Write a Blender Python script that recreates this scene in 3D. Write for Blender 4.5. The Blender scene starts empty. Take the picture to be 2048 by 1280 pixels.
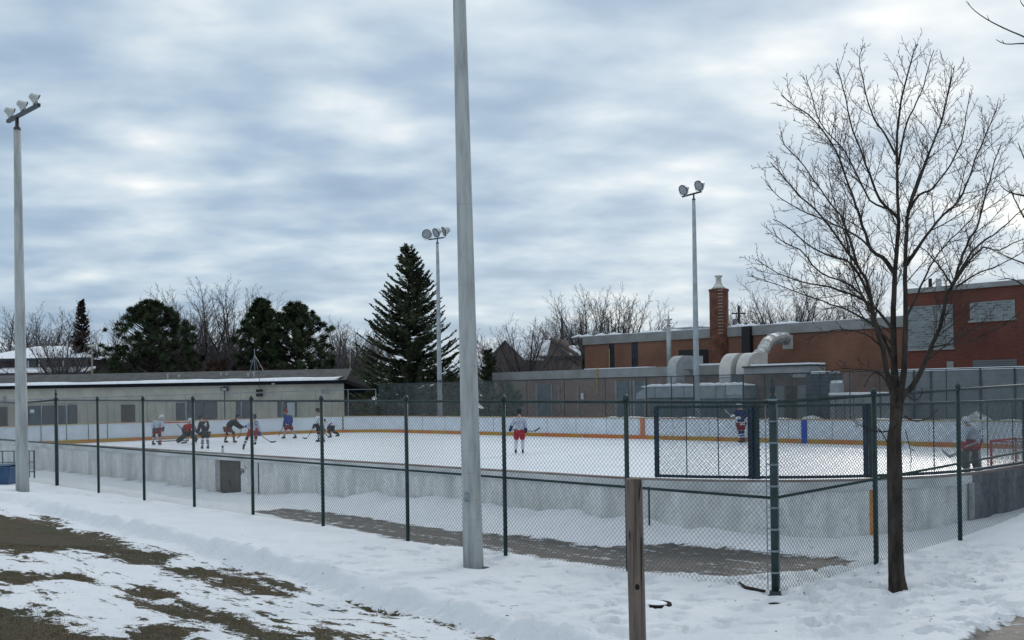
import bpy, bmesh, math, random
import numpy as np
from mathutils import Vector as V, Matrix
R = random.Random(7)
sc = bpy.context.scene
C = sc.collection
# ---------------------------------------------------------------- camera geometry (the photograph is 2048 x 1280)
F = 2110.0; CX = 1024.0; CY = 785.0; ROLL = 0.015; EYE = V((0, 0, 2.8))
_c, _s = math.cos(ROLL), math.sin(ROLL)
RC = V((_c, 0, -_s)); UC = V((_s, 0, _c)); FW = V((0, 1, 0))
U = V((-.701, .713, 0)).normalized(); W = V((.713, .701, 0)).normalized(); Z = V((0, 0, 1))
def ray(px, py): return FW + RC*((px-CX)/F) + UC*((CY-py)/F)
def at(px, py, d): return EYE + ray(px, py)*d                      # point at forward distance d
def onb(px, py, b): r = ray(px, py); return EYE + r*(b/r.dot(W))
def ona(px, py, a): r = ray(px, py); return EYE + r*(a/r.dot(U))
def onz(px, py, z): r = ray(px, py); return EYE + r*((z-EYE.z)/r.z)
def P(a, b, z=0): return U*a + W*b + Z*z
def proj(p):
    q = p-EYE; d = q.dot(FW); return CX+F*q.dot(RC)/d, CY-F*q.dot(UC)/d
def colx(px, z, d):                                                # point at height z above/below pixel column px
    p = at(px, CY, d); return V((p.x, p.y, z))
# ---------------------------------------------------------------- mesh builder
class MB:
    def __init__(s): s.v = []; s.f = []
    def add(s, vs, fs):
        n = len(s.v); s.v.extend([tuple(x) for x in vs]); s.f.extend([tuple(i+n for i in f) for f in fs])
    def box(s, o, ex, ey, ez):                                      # corner + three edge vectors
        o, ex, ey, ez = V(o), V(ex), V(ey), V(ez)
        vs = [o, o+ex, o+ex+ey, o+ey, o+ez, o+ex+ez, o+ex+ey+ez, o+ey+ez]
        s.add(vs, [(3,2,1,0),(4,5,6,7),(0,1,5,4),(1,2,6,5),(2,3,7,6),(3,0,4,7)])
    def cbox(s, c, sx, sy, sz, ax=V((1,0,0)), ay=V((0,1,0)), az=V((0,0,1))):
        c = V(c); s.box(c-ax*sx/2-ay*sy/2-az*sz/2, ax*sx, ay*sy, az*sz)
    def abox(s, a0, a1, b0, b1, z0, z1): s.box(P(a0,b0,z0), U*(a1-a0), W*(b1-b0), Z*(z1-z0))
    def tube(s, pts, rad, n=6, cap=True):
        pts = [V(p) for p in pts]
        if not hasattr(rad, '__len__'): rad = [rad]*len(pts)
        t0 = (pts[1]-pts[0]).normalized()
        ref = V((0,0,1)) if abs(t0.z) < .9 else V((1,0,0))
        base = len(s.v); nx = t0.cross(ref).normalized()
        for i, p in enumerate(pts):
            t = (pts[min(i+1,len(pts)-1)]-pts[max(i-1,0)])
            if t.length < 1e-9: t = t0
            t.normalize(); nx = (nx - t*nx.dot(t))
            if nx.length < 1e-6: nx = t.orthogonal()
            nx.normalize(); ny = t.cross(nx)
            for k in range(n):
                q = p + (nx*math.cos(2*math.pi*k/n)+ny*math.sin(2*math.pi*k/n))*rad[i]
                s.v.append((q.x,q.y,q.z))
        for i in range(len(pts)-1):
            for k in range(n):
                a = base+i*n+k; b = base+i*n+(k+1)%n
                s.f.append((a,b,b+n,a+n))
        if cap:
            s.f.append(tuple(base+k for k in range(n-1,-1,-1)))
            s.f.append(tuple(base+(len(pts)-1)*n+k for k in range(n)))
    def wire(s, p, q, r): s.tube([p,q], r, 3, False)
    def quad(s, a, b, c, d): s.add([a,b,c,d], [(0,1,2,3)])
    def lathe(s, c, prof, n=16, axis=V((0,0,1))):                    # prof: (r, h)
        axis = V(axis).normalized(); x = axis.orthogonal().normalized(); y = axis.cross(x); b = len(s.v)
        for r, h in prof:
            for k in range(n):
                q = V(c)+axis*h+(x*math.cos(2*math.pi*k/n)+y*math.sin(2*math.pi*k/n))*r
                s.v.append((q.x,q.y,q.z))
        for i in range(len(prof)-1):
            for k in range(n):
                a = b+i*n+k; e = b+i*n+(k+1)%n; s.f.append((a,e,e+n,a+n))
        s.f.append(tuple(b+k for k in range(n-1,-1,-1))); s.f.append(tuple(b+(len(prof)-1)*n+k for k in range(n)))
    def ball(s, c, rx, ry, rz, n=12, m=8, M=None):
        c = V(c); b = len(s.v)
        for i in range(m+1):
            th = math.pi*i/m
            for k in range(n):
                ph = 2*math.pi*k/n; q = V((rx*math.sin(th)*math.cos(ph), ry*math.sin(th)*math.sin(ph), rz*math.cos(th)))
                if M: q = M @ q
                q += c; s.v.append((q.x,q.y,q.z))
        for i in range(m):
            for k in range(n):
                a = b+i*n+k; e = b+i*n+(k+1)%n; s.f.append((a,e,e+n,a+n))
    def build(s, name, m, parent=None, smooth=False, origin=None):
        o0 = V((0,0,0)); p = parent
        if parent is None and origin is not None: o0 = V(origin)
        while p is not None: o0 += p.location; p = p.parent
        me = bpy.data.meshes.new(name)
        vs = np.array(s.v, dtype=np.float64) - np.array(o0)
        me.from_pydata(vs.tolist(), [], s.f)
        if smooth: me.polygons.foreach_set('use_smooth', [True]*len(me.polygons))
        me.materials.append(m)
        o = bpy.data.objects.new(name, me); C.objects.link(o)
        if parent: o.parent = parent
        elif origin is not None: o.location = origin
        return o
def tag(o, label=None, cat=None, group=None, kind=None):
    if label: o['label'] = label
    if cat: o['category'] = cat
    if group: o['group'] = group
    if kind: o['kind'] = kind
    return o
def empty(name, loc, label, cat, group=None):
    o = bpy.data.objects.new(name, None); C.objects.link(o); o.location = loc; o.empty_display_size = .2
    return tag(o, label, cat, group)
def copy_tree(o, parent=None):
    c = o.copy(); C.objects.link(c); c.parent = parent
    for ch in list(o.children): copy_tree(ch, c)
    return c
# ---------------------------------------------------------------- materials
def newmat(name):
    m = bpy.data.materials.new(name); m.use_nodes = True; nt = m.node_tree
    return m, nt, nt.nodes['Principled BSDF']
def nd(nt, t, **k):
    n = nt.nodes.new(t)
    for a, b in k.items():
        if a in n.inputs: n.inputs[a].default_value = b
        else: setattr(n, a, b)
    return n
def ramp(nt, src, stops):
    r = nt.nodes.new('ShaderNodeValToRGB'); e = r.color_ramp.elements
    while len(e) > 1: e.remove(e[-1])
    for i, (p, c) in enumerate(stops):
        x = e[0] if i == 0 else e.new(p)
        x.position = p; x.color = (*c, 1) if len(c) == 3 else c
    nt.links.new(src, r.inputs[0]); return r
def mat(name, col, rough=.7, var=.15, scale=3., bump=.1, bscale=None, metal=0., col2=None, stretch=None, spec=.3, lo=.35, hi=.65, coords='Object'):
    m, nt, bs = newmat(name)
    tc = nt.nodes.new('ShaderNodeTexCoord'); mp = nt.nodes.new('ShaderNodeMapping')
    if stretch: mp.inputs['Scale'].default_value = stretch
    nt.links.new(tc.outputs[coords], mp.inputs[0])
    nz = nd(nt, 'ShaderNodeTexNoise', Scale=scale, Detail=6., Roughness=.62); nt.links.new(mp.outputs[0], nz.inputs[0])
    c2 = col2 or tuple(max(0, c*(1-2*var)) for c in col)
    c1 = col if col2 else tuple(min(1, c*(1+var)) for c in col)
    r = ramp(nt, nz.outputs[0], [(lo, c2), (hi, c1)])
    nt.links.new(r.outputs[0], bs.inputs['Base Color'])
    bs.inputs['Roughness'].default_value = rough; bs.inputs['Metallic'].default_value = metal
    bs.inputs['Specular IOR Level'].default_value = spec
    if bump:
        n2 = nd(nt, 'ShaderNodeTexNoise', Scale=bscale or scale*4, Detail=5.); nt.links.new(mp.outputs[0], n2.inputs[0])
        b = nd(nt, 'ShaderNodeBump', Strength=bump, Distance=.02); nt.links.new(n2.outputs[0], b.inputs['Height']); nt.links.new(b.outputs[0], bs.inputs['Normal'])
    return m
def brick(name, c1, c2, mortar, scale=1.0, w=.23, h=.076, var=.3):
    m, nt, bs = newmat(name)
    g = nt.nodes.new('ShaderNodeNewGeometry')
    d1 = nd(nt, 'ShaderNodeVectorMath', operation='DOT_PRODUCT'); d1.inputs[1].default_value = U+W
    nt.links.new(g.outputs['Position'], d1.inputs[0])
    sp = nt.nodes.new('ShaderNodeSeparateXYZ'); nt.links.new(g.outputs['Position'], sp.inputs[0])
    cb = nt.nodes.new('ShaderNodeCombineXYZ'); nt.links.new(d1.outputs['Value'], cb.inputs[0]); nt.links.new(sp.outputs[2], cb.inputs[1])
    bt = nt.nodes.new('ShaderNodeTexBrick'); nt.links.new(cb.outputs[0], bt.inputs[0])
    for k, x in (('Color1', (*c1,1)), ('Color2', (*c2,1)), ('Mortar', (*mortar,1)), ('Scale', scale), ('Mortar Size', .009), ('Brick Width', w), ('Row Height', h), ('Bias', 0.)): bt.inputs[k].default_value = x
    nz = nd(nt, 'ShaderNodeTexNoise', Scale=.35, Detail=5.); nt.links.new(cb.outputs[0], nz.inputs[0])
    r = ramp(nt, nz.outputs[0], [(.3, (1-var,)*3), (.7, (1+var*.4,)*3)])
    mx = nd(nt, 'ShaderNodeMix', data_type='RGBA', blend_type='MULTIPLY'); mx.inputs[0].default_value = 1
    nt.links.new(bt.outputs[0], mx.inputs[6]); nt.links.new(r.outputs[0], mx.inputs[7]); nt.links.new(mx.outputs[2], bs.inputs['Base Color'])
    b = nd(nt, 'ShaderNodeBump', Strength=.4, Distance=.01, invert=True); nt.links.new(bt.outputs['Fac'], b.inputs['Height']); nt.links.new(b.outputs[0], bs.inputs['Normal'])
    bs.inputs['Roughness'].default_value = .88; bs.inputs['Specular IOR Level'].default_value = .2
    return m
M = {}
M['snow'] = mat('snow', (.80,.83,.88), .65, .05, 2.5, .35, 14., spec=.25)
M['ice'] = mat('ice', (.86,.89,.94), .38, .03, .5, .08, 40., stretch=(1,1,1), spec=.5, col2=(.76,.81,.88))
M['fence'] = mat('fence_green', (.012,.035,.036), .5, .25, 5., .05, spec=.4)
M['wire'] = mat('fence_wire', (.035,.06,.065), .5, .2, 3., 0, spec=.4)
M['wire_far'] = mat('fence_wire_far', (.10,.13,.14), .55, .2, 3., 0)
M['frame'] = mat('frame_blue', (.014,.03,.06), .5, .3, 4., .05)
M['galv'] = mat('galvanised', (.20,.24,.27), .45, .2, 6., .05, metal=.3)
M['concrete'] = mat('concrete_pole', (.40,.42,.415), .8, .2, 7., .3, 60., stretch=(1,1,.14), col2=(.255,.27,.27), lo=.36, hi=.58)
M['steelpole'] = mat('painted_pole', (.30,.34,.36), .5, .12, 2., .05)
M['lampmetal'] = mat('lamp_metal', (.42,.44,.43), .4, .1, 6., .05, metal=.4)
M['dark'] = mat('dark_metal', (.03,.04,.048), .5, .2, 6., .05)
M['lens'] = mat('lamp_glass', (.26,.28,.31), .15, .15, 9., .0, spec=.6)
M['wood'] = None
M['beige'] = mat('beige_panel', (.36,.35,.30), .8, .08, .8, .1, 20.)
M['roofgrey'] = mat('roof_felt', (.075,.078,.082), .9, .2, 1.5, .3, 30.)
M['fascia'] = mat('black_fascia', (.012,.014,.018), .9, .2, 3., .0, spec=.05)
M['glass'] = mat('dark_glass', (.025,.033,.045), .2, .2, 2., .0, spec=.6)
M['doorblue'] = mat('blue_grey_door', (.06,.08,.10), .5, .15, 2., .05)
M['brown'] = mat('brown_paint', (.055,.045,.045), .6, .2, 2., .1)
M['white'] = mat('white_paint', (.62,.64,.66), .6, .08, 3., .05)
M['brick'] = brick('brick_wall', (.235,.100,.062), (.18,.078,.050), (.21,.16,.135))
M['brickred'] = brick('brick_red', (.150,.047,.034), (.115,.038,.029), (.12,.07,.055))
M['brickbrown'] = brick('brick_brown', (.225,.145,.12), (.18,.115,.095), (.23,.185,.165))
M['parapet'] = mat('parapet_metal', (.24,.25,.25), .6, .12, .6, .05)
M['duct'] = mat('duct_metal', (.34,.36,.38), .4, .12, 2., .05, metal=.2)
M['ductwhite'] = mat('duct_white', (.48,.48,.46), .6, .08, 2., .05)
M['ahu'] = mat('plant_housing', (.26,.29,.31), .6, .1, 1.2, .05)
M['greywall'] = None
M['bark'] = mat('bark', (.050,.042,.036), .9, .35, 9., .6, 30., stretch=(1,1,.25), spec=.15)
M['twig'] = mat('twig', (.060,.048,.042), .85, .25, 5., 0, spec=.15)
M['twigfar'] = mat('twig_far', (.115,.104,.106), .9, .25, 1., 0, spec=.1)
M['needle'] = mat('spruce_needles', (.070,.085,.048), .8, .45, .8, 0, spec=.15)
M['needle2'] = mat('pine_needles', (.052,.072,.036), .8, .5, .7, 0, spec=.15)
M['leafdead'] = mat('rust_foliage', (.05,.03,.022), .85, .4, 1.2, 0, spec=.1)
M['orange'] = mat('orange_post', (.50,.20,.045), .6, .2, 3., .05)
M['yellow'] = mat('yellow_pipe', (.42,.30,.05), .5, .1, 3., 0)
M['red'] = mat('red_paint', (.42,.025,.03), .5, .15, 4., 0)
M['bluemark'] = mat('blue_mark', (.012,.045,.36), .5, .1, 3., 0)
M['kick'] = mat('kick_plate', (.50,.15,.035), .6, .2, .5, .05, col2=(.42,.24,.03), lo=.55, hi=.42)
M['cap'] = mat('cap_rail', (.42,.20,.09), .6, .2, .35, .1, col2=(.36,.33,.10), lo=.42, hi=.56)
M['boardin'] = mat('board_white', (.64,.69,.75), .55, .06, 1., .05)
M['blue_bin'] = mat('blue_plastic', (.035,.085,.17), .5, .2, 2., .05)
M['skin'] = mat('skin', (.42,.25,.18), .6, .05, 8., 0)
M['mesh_net'] = mat('goal_net', (.45,.45,.47), .8, .1, 5., 0)
M['blackplastic'] = mat('black_plastic', (.012,.012,.014), .5, .1, 5., 0)
def wood_mat():
    m, nt, bs = newmat('weathered_wood'); tc = nt.nodes.new('ShaderNodeTexCoord'); mp = nt.nodes.new('ShaderNodeMapping')
    mp.inputs['Scale'].default_value = (14,14,.8); nt.links.new(tc.outputs['Object'], mp.inputs[0])
    n = nd(nt, 'ShaderNodeTexNoise', Scale=2.2, Detail=8., Roughness=.6, Distortion=.6); nt.links.new(mp.outputs[0], n.inputs[0])
    r = ramp(nt, n.outputs[0], [(.30,(.038,.029,.024)),(.42,(.110,.088,.075)),(.62,(.170,.136,.116)),(.75,(.12,.095,.083))]); nt.links.new(r.outputs[0], bs.inputs['Base Color'])
    b = nd(nt, 'ShaderNodeBump', Strength=.7, Distance=.01); nt.links.new(n.outputs[0], b.inputs['Height']); nt.links.new(b.outputs[0], bs.inputs['Normal'])
    bs.inputs['Roughness'].default_value = .85; bs.inputs['Specular IOR Level'].default_value = .15; return m
M['wood'] = wood_mat()
def board_out(name, base, stain, sc1, amt):                            # weathered painted ply with vertical streaks and lower stains
    m, nt, bs = newmat(name); g = nt.nodes.new('ShaderNodeNewGeometry')
    mp = nt.nodes.new('ShaderNodeMapping'); mp.inputs['Scale'].default_value = (1.6,1.6,.45); nt.links.new(g.outputs['Position'], mp.inputs[0])
    n1 = nd(nt, 'ShaderNodeTexNoise', Scale=sc1, Detail=8., Roughness=.7); nt.links.new(mp.outputs[0], n1.inputs[0])
    n2 = nd(nt, 'ShaderNodeTexNoise', Scale=9., Detail=8., Roughness=.75); nt.links.new(g.outputs['Position'], n2.inputs[0])
    r1 = ramp(nt, n1.outputs[0], [(.35,(0,0,0)),(.62,(1,1,1))]); r2 = ramp(nt, n2.outputs[0], [(.32,(0,0,0)),(.5,(1,1,1))])
    mu = nd(nt, 'ShaderNodeMath', operation='MULTIPLY'); nt.links.new(r1.outputs[0], mu.inputs[0]); nt.links.new(r2.outputs[0], mu.inputs[1])
    mx = nd(nt, 'ShaderNodeMix', data_type='RGBA'); nt.links.new(mu.outputs[0], mx.inputs[0])
    mx.inputs[6].default_value = (*stain,1); mx.inputs[7].default_value = (*base,1)
    mx2 = nd(nt, 'ShaderNodeMix', data_type='RGBA'); mx2.inputs[0].default_value = amt; mx2.inputs[6].default_value = (*base,1); nt.links.new(mx.outputs[2], mx2.inputs[7])
    nt.links.new(mx2.outputs[2], bs.inputs['Base Color']); bs.inputs['Roughness'].default_value = .8; bs.inputs['Specular IOR Level'].default_value = .2
    b = nd(nt, 'ShaderNodeBump', Strength=.25, Distance=.01); nt.links.new(n2.outputs[0], b.inputs['Height']); nt.links.new(b.outputs[0], bs.inputs['Normal'])
    return m
M['boardout'] = board_out('board_outside', (.78,.79,.79), (.40,.41,.40), 1.5, .8)
M['boardold'] = board_out('board_weathered', (.20,.20,.22), (.05,.05,.06), 1.6, 1.)
def lined(name, c1, c2, period, duty=.2):
    m, nt, bs = newmat(name); g = nt.nodes.new('ShaderNodeNewGeometry'); sp = nt.nodes.new('ShaderNodeSeparateXYZ'); nt.links.new(g.outputs['Position'], sp.inputs[0])
    dv = nd(nt, 'ShaderNodeMath', operation='DIVIDE'); dv.inputs[1].default_value = period; nt.links.new(sp.outputs[2], dv.inputs[0])
    fr = nd(nt, 'ShaderNodeMath', operation='FRACT'); nt.links.new(dv.outputs[0], fr.inputs[0])
    lt = nd(nt, 'ShaderNodeMath', operation='LESS_THAN'); lt.inputs[1].default_value = duty; nt.links.new(fr.outputs[0], lt.inputs[0])
    n = nd(nt, 'ShaderNodeTexNoise', Scale=1.4, Detail=6.); nt.links.new(g.outputs['Position'], n.inputs[0])
    r = ramp(nt, n.outputs[0], [(.3, tuple(x*.75 for x in c1)), (.7, c1)])
    mx = nd(nt, 'ShaderNodeMix', data_type='RGBA'); nt.links.new(lt.outputs[0], mx.inputs[0]); nt.links.new(r.outputs[0], mx.inputs[6]); mx.inputs[7].default_value = (*c2,1)
    nt.links.new(mx.outputs[2], bs.inputs['Base Color']); bs.inputs['Roughness'].default_value = .7
    return m
M['greywall'] = lined('grey_siding', (.18,.19,.20), (.125,.135,.145), .3, .1)
def glassblock():
    m, nt, bs = newmat('glass_block'); g = nt.nodes.new('ShaderNodeNewGeometry')
    d1 = nd(nt, 'ShaderNodeVectorMath', operation='DOT_PRODUCT'); d1.inputs[1].default_value = U; nt.links.new(g.outputs['Position'], d1.inputs[0])
    sp = nt.nodes.new('ShaderNodeSeparateXYZ'); nt.links.new(g.outputs['Position'], sp.inputs[0])
    cb = nt.nodes.new('ShaderNodeCombineXYZ'); nt.links.new(d1.outputs['Value'], cb.inputs[0]); nt.links.new(sp.outputs[2], cb.inputs[1])
    bt = nt.nodes.new('ShaderNodeTexBrick'); nt.links.new(cb.outputs[0], bt.inputs[0])
    for k, x in (('Color1', (.20,.235,.24,1)), ('Color2', (.035,.05,.065,1)), ('Mortar', (.17,.19,.19,1)), ('Scale', 1.), ('Mortar Size', .03), ('Brick Width', .34), ('Row Height', .14), ('Bias', .0)): bt.inputs[k].default_value = x
    nt.links.new(bt.outputs[0], bs.inputs['Base Color']); bs.inputs['Roughness'].default_value = .35; return m
M['gblock'] = glassblock()
# ================================================================ world, sun, camera
w = bpy.data.worlds.new("World"); sc.world = w; w.use_nodes = True; nt = w.node_tree; nt.nodes.clear()
SUN_EL, SUN_AZ = math.radians(24), math.radians(24)                 # azimuth measured from +Y towards +X
out = nt.nodes.new('ShaderNodeOutputWorld')
sky = nt.nodes.new('ShaderNodeTexSky'); sky.sky_type = 'NISHITA'; sky.sun_disc = False; sky.sun_elevation = SUN_EL; sky.sun_rotation = SUN_AZ
bg1 = nd(nt, 'ShaderNodeBackground', Strength=.10); nt.links.new(sky.outputs[0], bg1.inputs[0])
tc = nt.nodes.new('ShaderNodeTexCoord'); sp = nt.nodes.new('ShaderNodeSeparateXYZ'); nt.links.new(tc.outputs['Generated'], sp.inputs[0])
def mth(op, a, b=None, clamp=False):
    n = nt.nodes.new('ShaderNodeMath'); n.operation = op; n.use_clamp = clamp
    for i, x in enumerate((a, b)):
        if x is None: continue
        if isinstance(x, (int, float)): n.inputs[i].default_value = x
        else: nt.links.new(x, n.inputs[i])
    return n.outputs[0]
zz = mth('ADD', mth('MAXIMUM', sp.outputs[2], 0.0), .19)
cb = nt.nodes.new('ShaderNodeCombineXYZ'); nt.links.new(mth('DIVIDE', sp.outputs[0], zz), cb.inputs[0]); nt.links.new(mth('DIVIDE', sp.outputs[1], zz), cb.inputs[1])
mp = nt.nodes.new('ShaderNodeMapping'); mp.inputs['Rotation'].default_value = (0,0,math.radians(-9)); mp.inputs['Scale'].default_value = (.80,1.,1.); mp.inputs['Location'].default_value = (0.4,6.6,0)
nt.links.new(cb.outputs[0], mp.inputs[0])
nA = nd(nt, 'ShaderNodeTexNoise', Scale=1.9, Detail=4., Roughness=.5, Distortion=.1); nt.links.new(mp.outputs[0], nA.inputs[0])
nB = nd(nt, 'ShaderNodeTexNoise', Scale=4.9, Detail=6., Roughness=.46, Distortion=.1); nt.links.new(mp.outputs[0], nB.inputs[0])
mixn = mth('ADD', mth('MULTIPLY', nA.outputs[0], .54), mth('MULTIPLY', nB.outputs[0], .46))
# brighter towards the veiled sun, and towards the upper sky
dt = nd(nt, 'ShaderNodeVectorMath', operation='DOT_PRODUCT'); nt.links.new(tc.outputs['Generated'], dt.inputs[0])
dt.inputs[1].default_value = (math.cos(math.radians(17))*math.sin(SUN_AZ), math.cos(math.radians(17))*math.cos(SUN_AZ), math.sin(math.radians(17)))
glow = mth('POWER', mth('MAXIMUM', dt.outputs['Value'], 0.), 14.)
hi_ = mth('MULTIPLY', mth('SMOOTH_MAX', sp.outputs[2], 0.), .17)
dens = mth('ADD', mth('ADD', mixn, mth('MULTIPLY', glow, .030)), hi_)
cr = ramp(nt, dens, [(.38,(.27,.37,.49)),(.475,(.345,.45,.57)),(.545,(.445,.545,.64)),(.61,(.55,.635,.705)),(.675,(.71,.76,.785)),(.74,(.92,.915,.89))])
mult = mth('ADD', 1.0, mth('MULTIPLY', mth('MULTIPLY', mth('SUBTRACT', sp.outputs[2], .40, True), 2.2, True), .10))
zen = nd(nt, 'ShaderNodeVectorMath', operation='SCALE'); nt.links.new(cr.outputs[0], zen.inputs[0]); nt.links.new(mult, zen.inputs['Scale'])
bg2 = nd(nt, 'ShaderNodeBackground', Strength=1.0); nt.links.new(zen.outputs[0], bg2.inputs[0])
ms = nt.nodes.new('ShaderNodeMixShader'); ms.inputs[0].default_value = .93; nt.links.new(bg1.outputs[0], ms.inputs[1]); nt.links.new(bg2.outputs[0], ms.inputs[2])
nt.links.new(ms.outputs[0], out.inputs[0])
sl = bpy.data.lights.new('sun', 'SUN'); sl.energy = .9; sl.angle = math.radians(10); sl.color = (1,.95,.88)
so = bpy.data.objects.new('sun', sl); C.objects.link(so)
sd = V((math.cos(SUN_EL)*math.sin(SUN_AZ), math.cos(SUN_EL)*math.cos(SUN_AZ), math.sin(SUN_EL)))
so.rotation_euler = (-sd).to_track_quat('-Z', 'Y').to_euler(); so.location = (20,40,40)
cd = bpy.data.cameras.new('camera'); cam = bpy.data.objects.new('camera', cd); C.objects.link(cam); sc.camera = cam
cd.sensor_width = 36; cd.lens = F/2048*36; cd.shift_y = (CY-640)/2048; cd.clip_end = 6000; cd.clip_start = .1
cam.matrix_world = Matrix.Translation(EYE) @ Matrix((( RC.x, UC.x, -FW.x),(RC.y, UC.y, -FW.y),(RC.z, UC.z, -FW.z))).to_4x4()
sc.view_settings.view_transform = 'Standard'; sc.view_settings.look = 'None'; sc.view_settings.exposure = 0.24; sc.view_settings.gamma = 1
sc.cycles.max_bounces = 6
# ================================================================ rink outline
RA0, RA1, RB0, RB1 = 7.8, 66.8, 15.0, 48.0
def outline(step=.6):
    """closed outline as (a, b, na, nb) with outward normals, starting on the near side going right, round to the far side, back left"""
    pts = []
    def seg(p, q, n):
        L = math.dist(p, q); k = max(1, int(L/step))
        for i in range(k): pts.append((p[0]+(q[0]-p[0])*i/k, p[1]+(q[1]-p[1])*i/k, n[0], n[1]))
    def arc(ca, cb_, r, t0, t1):
        k = 28
        for i in range(k):
            t = math.radians(t0+(t1-t0)*i/k); pts.append((ca+r*math.cos(t), cb_+r*math.sin(t), math.cos(t), math.sin(t)))
    r1, r2 = 5.0, 6.5
    seg((RA1-r2, RB0), (RA0+r1, RB0), (0,-1)); arc(RA0+r1, RB0+r1, r1, 270, 180)
    seg((RA0, RB0+r1), (RA0, RB1-r2), (-1,0)); arc(RA0+r2, RB1-r2, r2, 180, 90)
    seg((RA0+r2, RB1), (RA1-r2, RB1), (0,1)); arc(RA1-r2, RB1-r2, r2, 90, 0)
    seg((RA1, RB1-r2), (RA1, RB0+r2), (1,0)); arc(RA1-r2, RB0+r2, r2, 0, -90)
    return pts
OUT = outline(); NO = len(OUT)
def opx(i, off=0, z=1.2): a,b,na,nb = OUT[i%NO]; return proj(P(a+na*off, b+nb*off, z))
def near_index(px, lo, hi, z=1.2): return min(range(lo, hi), key=lambda i: abs(opx(i, 0, z)[0]-px))
def sweep(mb, idx, o0, o1, z0, z1, pts=None):
    pts = pts or [OUT[i%NO] for i in idx]
    b0 = len(mb.v)
    for a,b,na,nb in pts:
        for o, z in ((o0,z0),(o1,z0),(o1,z1),(o0,z1)): mb.v.append(tuple(P(a+na*o, b+nb*o, z)))
    for i in range(len(pts)-1):
        for k in range(4):
            x = b0+i*4+k; y = b0+i*4+(k+1)%4; mb.f.append((x,y,y+4,x+4))
    mb.f.append((b0,b0+1,b0+2,b0+3)); e = b0+(len(pts)-1)*4; mb.f.append((e+3,e+2,e+1,e))
# ================================================================ ground
def G0(x, y):
    a = x*U.x+y*U.y; b = x*W.x+y*W.y
    da = np.maximum(0, 7.0-a); db = np.maximum(0, 11.2-b); s = np.hypot(da, db)
    h = .22 + .085*np.where(s < 1.2, s*s/2.4, s-.6) + .007*np.clip(a-7, 0, 24) + .017*np.clip(b-11.6, 0, 12)*np.clip((9.5-a)/2, 0, 1)
    h = np.where(s > 13, .22+.085*12.4+.012*(s-13), h)
    far = np.clip((b-46)/2.5, 0, 1); farl = np.clip((a-64)/3, 0, 1)
    h = h*(1-far)*(1-farl) + far*.05 + farl*(1-far)*.05
    return h
def g(x, y): return float(G0(np.array(x), np.array(y)))
def gpt(px, py):                                                     # pixel on the ground
    r = ray(px, py); z = .4
    for _ in range(25):
        t = (z-EYE.z)/r.z; p = EYE+r*t; z = .6*z+.4*g(p.x, p.y)
    return V((p.x, p.y, g(p.x, p.y)))
rs = np.random.RandomState(5)
TB = rs.rand(256, 256)
def vn(x, y, f):
    x = x*f+100; y = y*f+100; xi = np.floor(x).astype(int); yi = np.floor(y).astype(int); fx = x-xi; fy = y-yi
    fx = fx*fx*(3-2*fx); fy = fy*fy*(3-2*fy); q = lambda i, j: TB[(xi+i) % 256, (yi+j) % 256]
    return (q(0,0)*(1-fx)+q(1,0)*fx)*(1-fy)+(q(0,1)*(1-fx)+q(1,1)*fx)*fy-.5
def fbm(x, y, f, o=4): return sum(vn(x+7*i, y-3*i, f*2**i)*.5**i for i in range(o))
def poly_sd(X, Y, pts):                                              # + inside, metres
    d = np.full(X.shape, 1e9); ins = np.zeros(X.shape, bool); n = len(pts)
    for i in range(n):
        x0, y0 = pts[i]; x1, y1 = pts[(i+1) % n]; dx, dy = x1-x0, y1-y0
        t = np.clip(((X-x0)*dx+(Y-y0)*dy)/(dx*dx+dy*dy+1e-12), 0, 1)
        d = np.minimum(d, np.hypot(X-x0-t*dx, Y-y0-t*dy))
        c = ((y0 > Y) != (y1 > Y)) & (X < (x1-x0)*(Y-y0)/(y1-y0+1e-12)+x0); ins ^= c
    return np.where(ins, d, -d)
def line_sd(X, Y, pts):
    best = np.full(X.shape, 1e9); sgn = np.ones(X.shape); tt = np.zeros(X.shape); L = 0
    for (x0,y0),(x1,y1) in zip(pts, pts[1:]):
        dx, dy = x1-x0, y1-y0; l = math.hypot(dx, dy); t = np.clip(((X-x0)*dx+(Y-y0)*dy)/(l*l), 0, 1)
        d = np.hypot(X-x0-t*dx, Y-y0-t*dy); c = dx*(Y-y0)-dy*(X-x0)
        m = d < best; best = np.where(m, d, best); sgn = np.where(m, np.sign(c), sgn); tt = np.where(m, L+t*l, tt); L += l
    return best*sgn, tt
def gp(lst): return [tuple(gpt(*p)[:2]) for p in lst]
def gpl(lst):                                                        # same, for the lower lawn on the camera side of the ridge
    o = []
    for px, py in lst:
        r = ray(px, py); z = .4
        for _ in range(25): t = (z-EYE.z)/r.z; p = EYE+r*t; z = .6*z+.4*(g(p.x, p.y)-.14)
        o.append((p.x, p.y))
    return o
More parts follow.
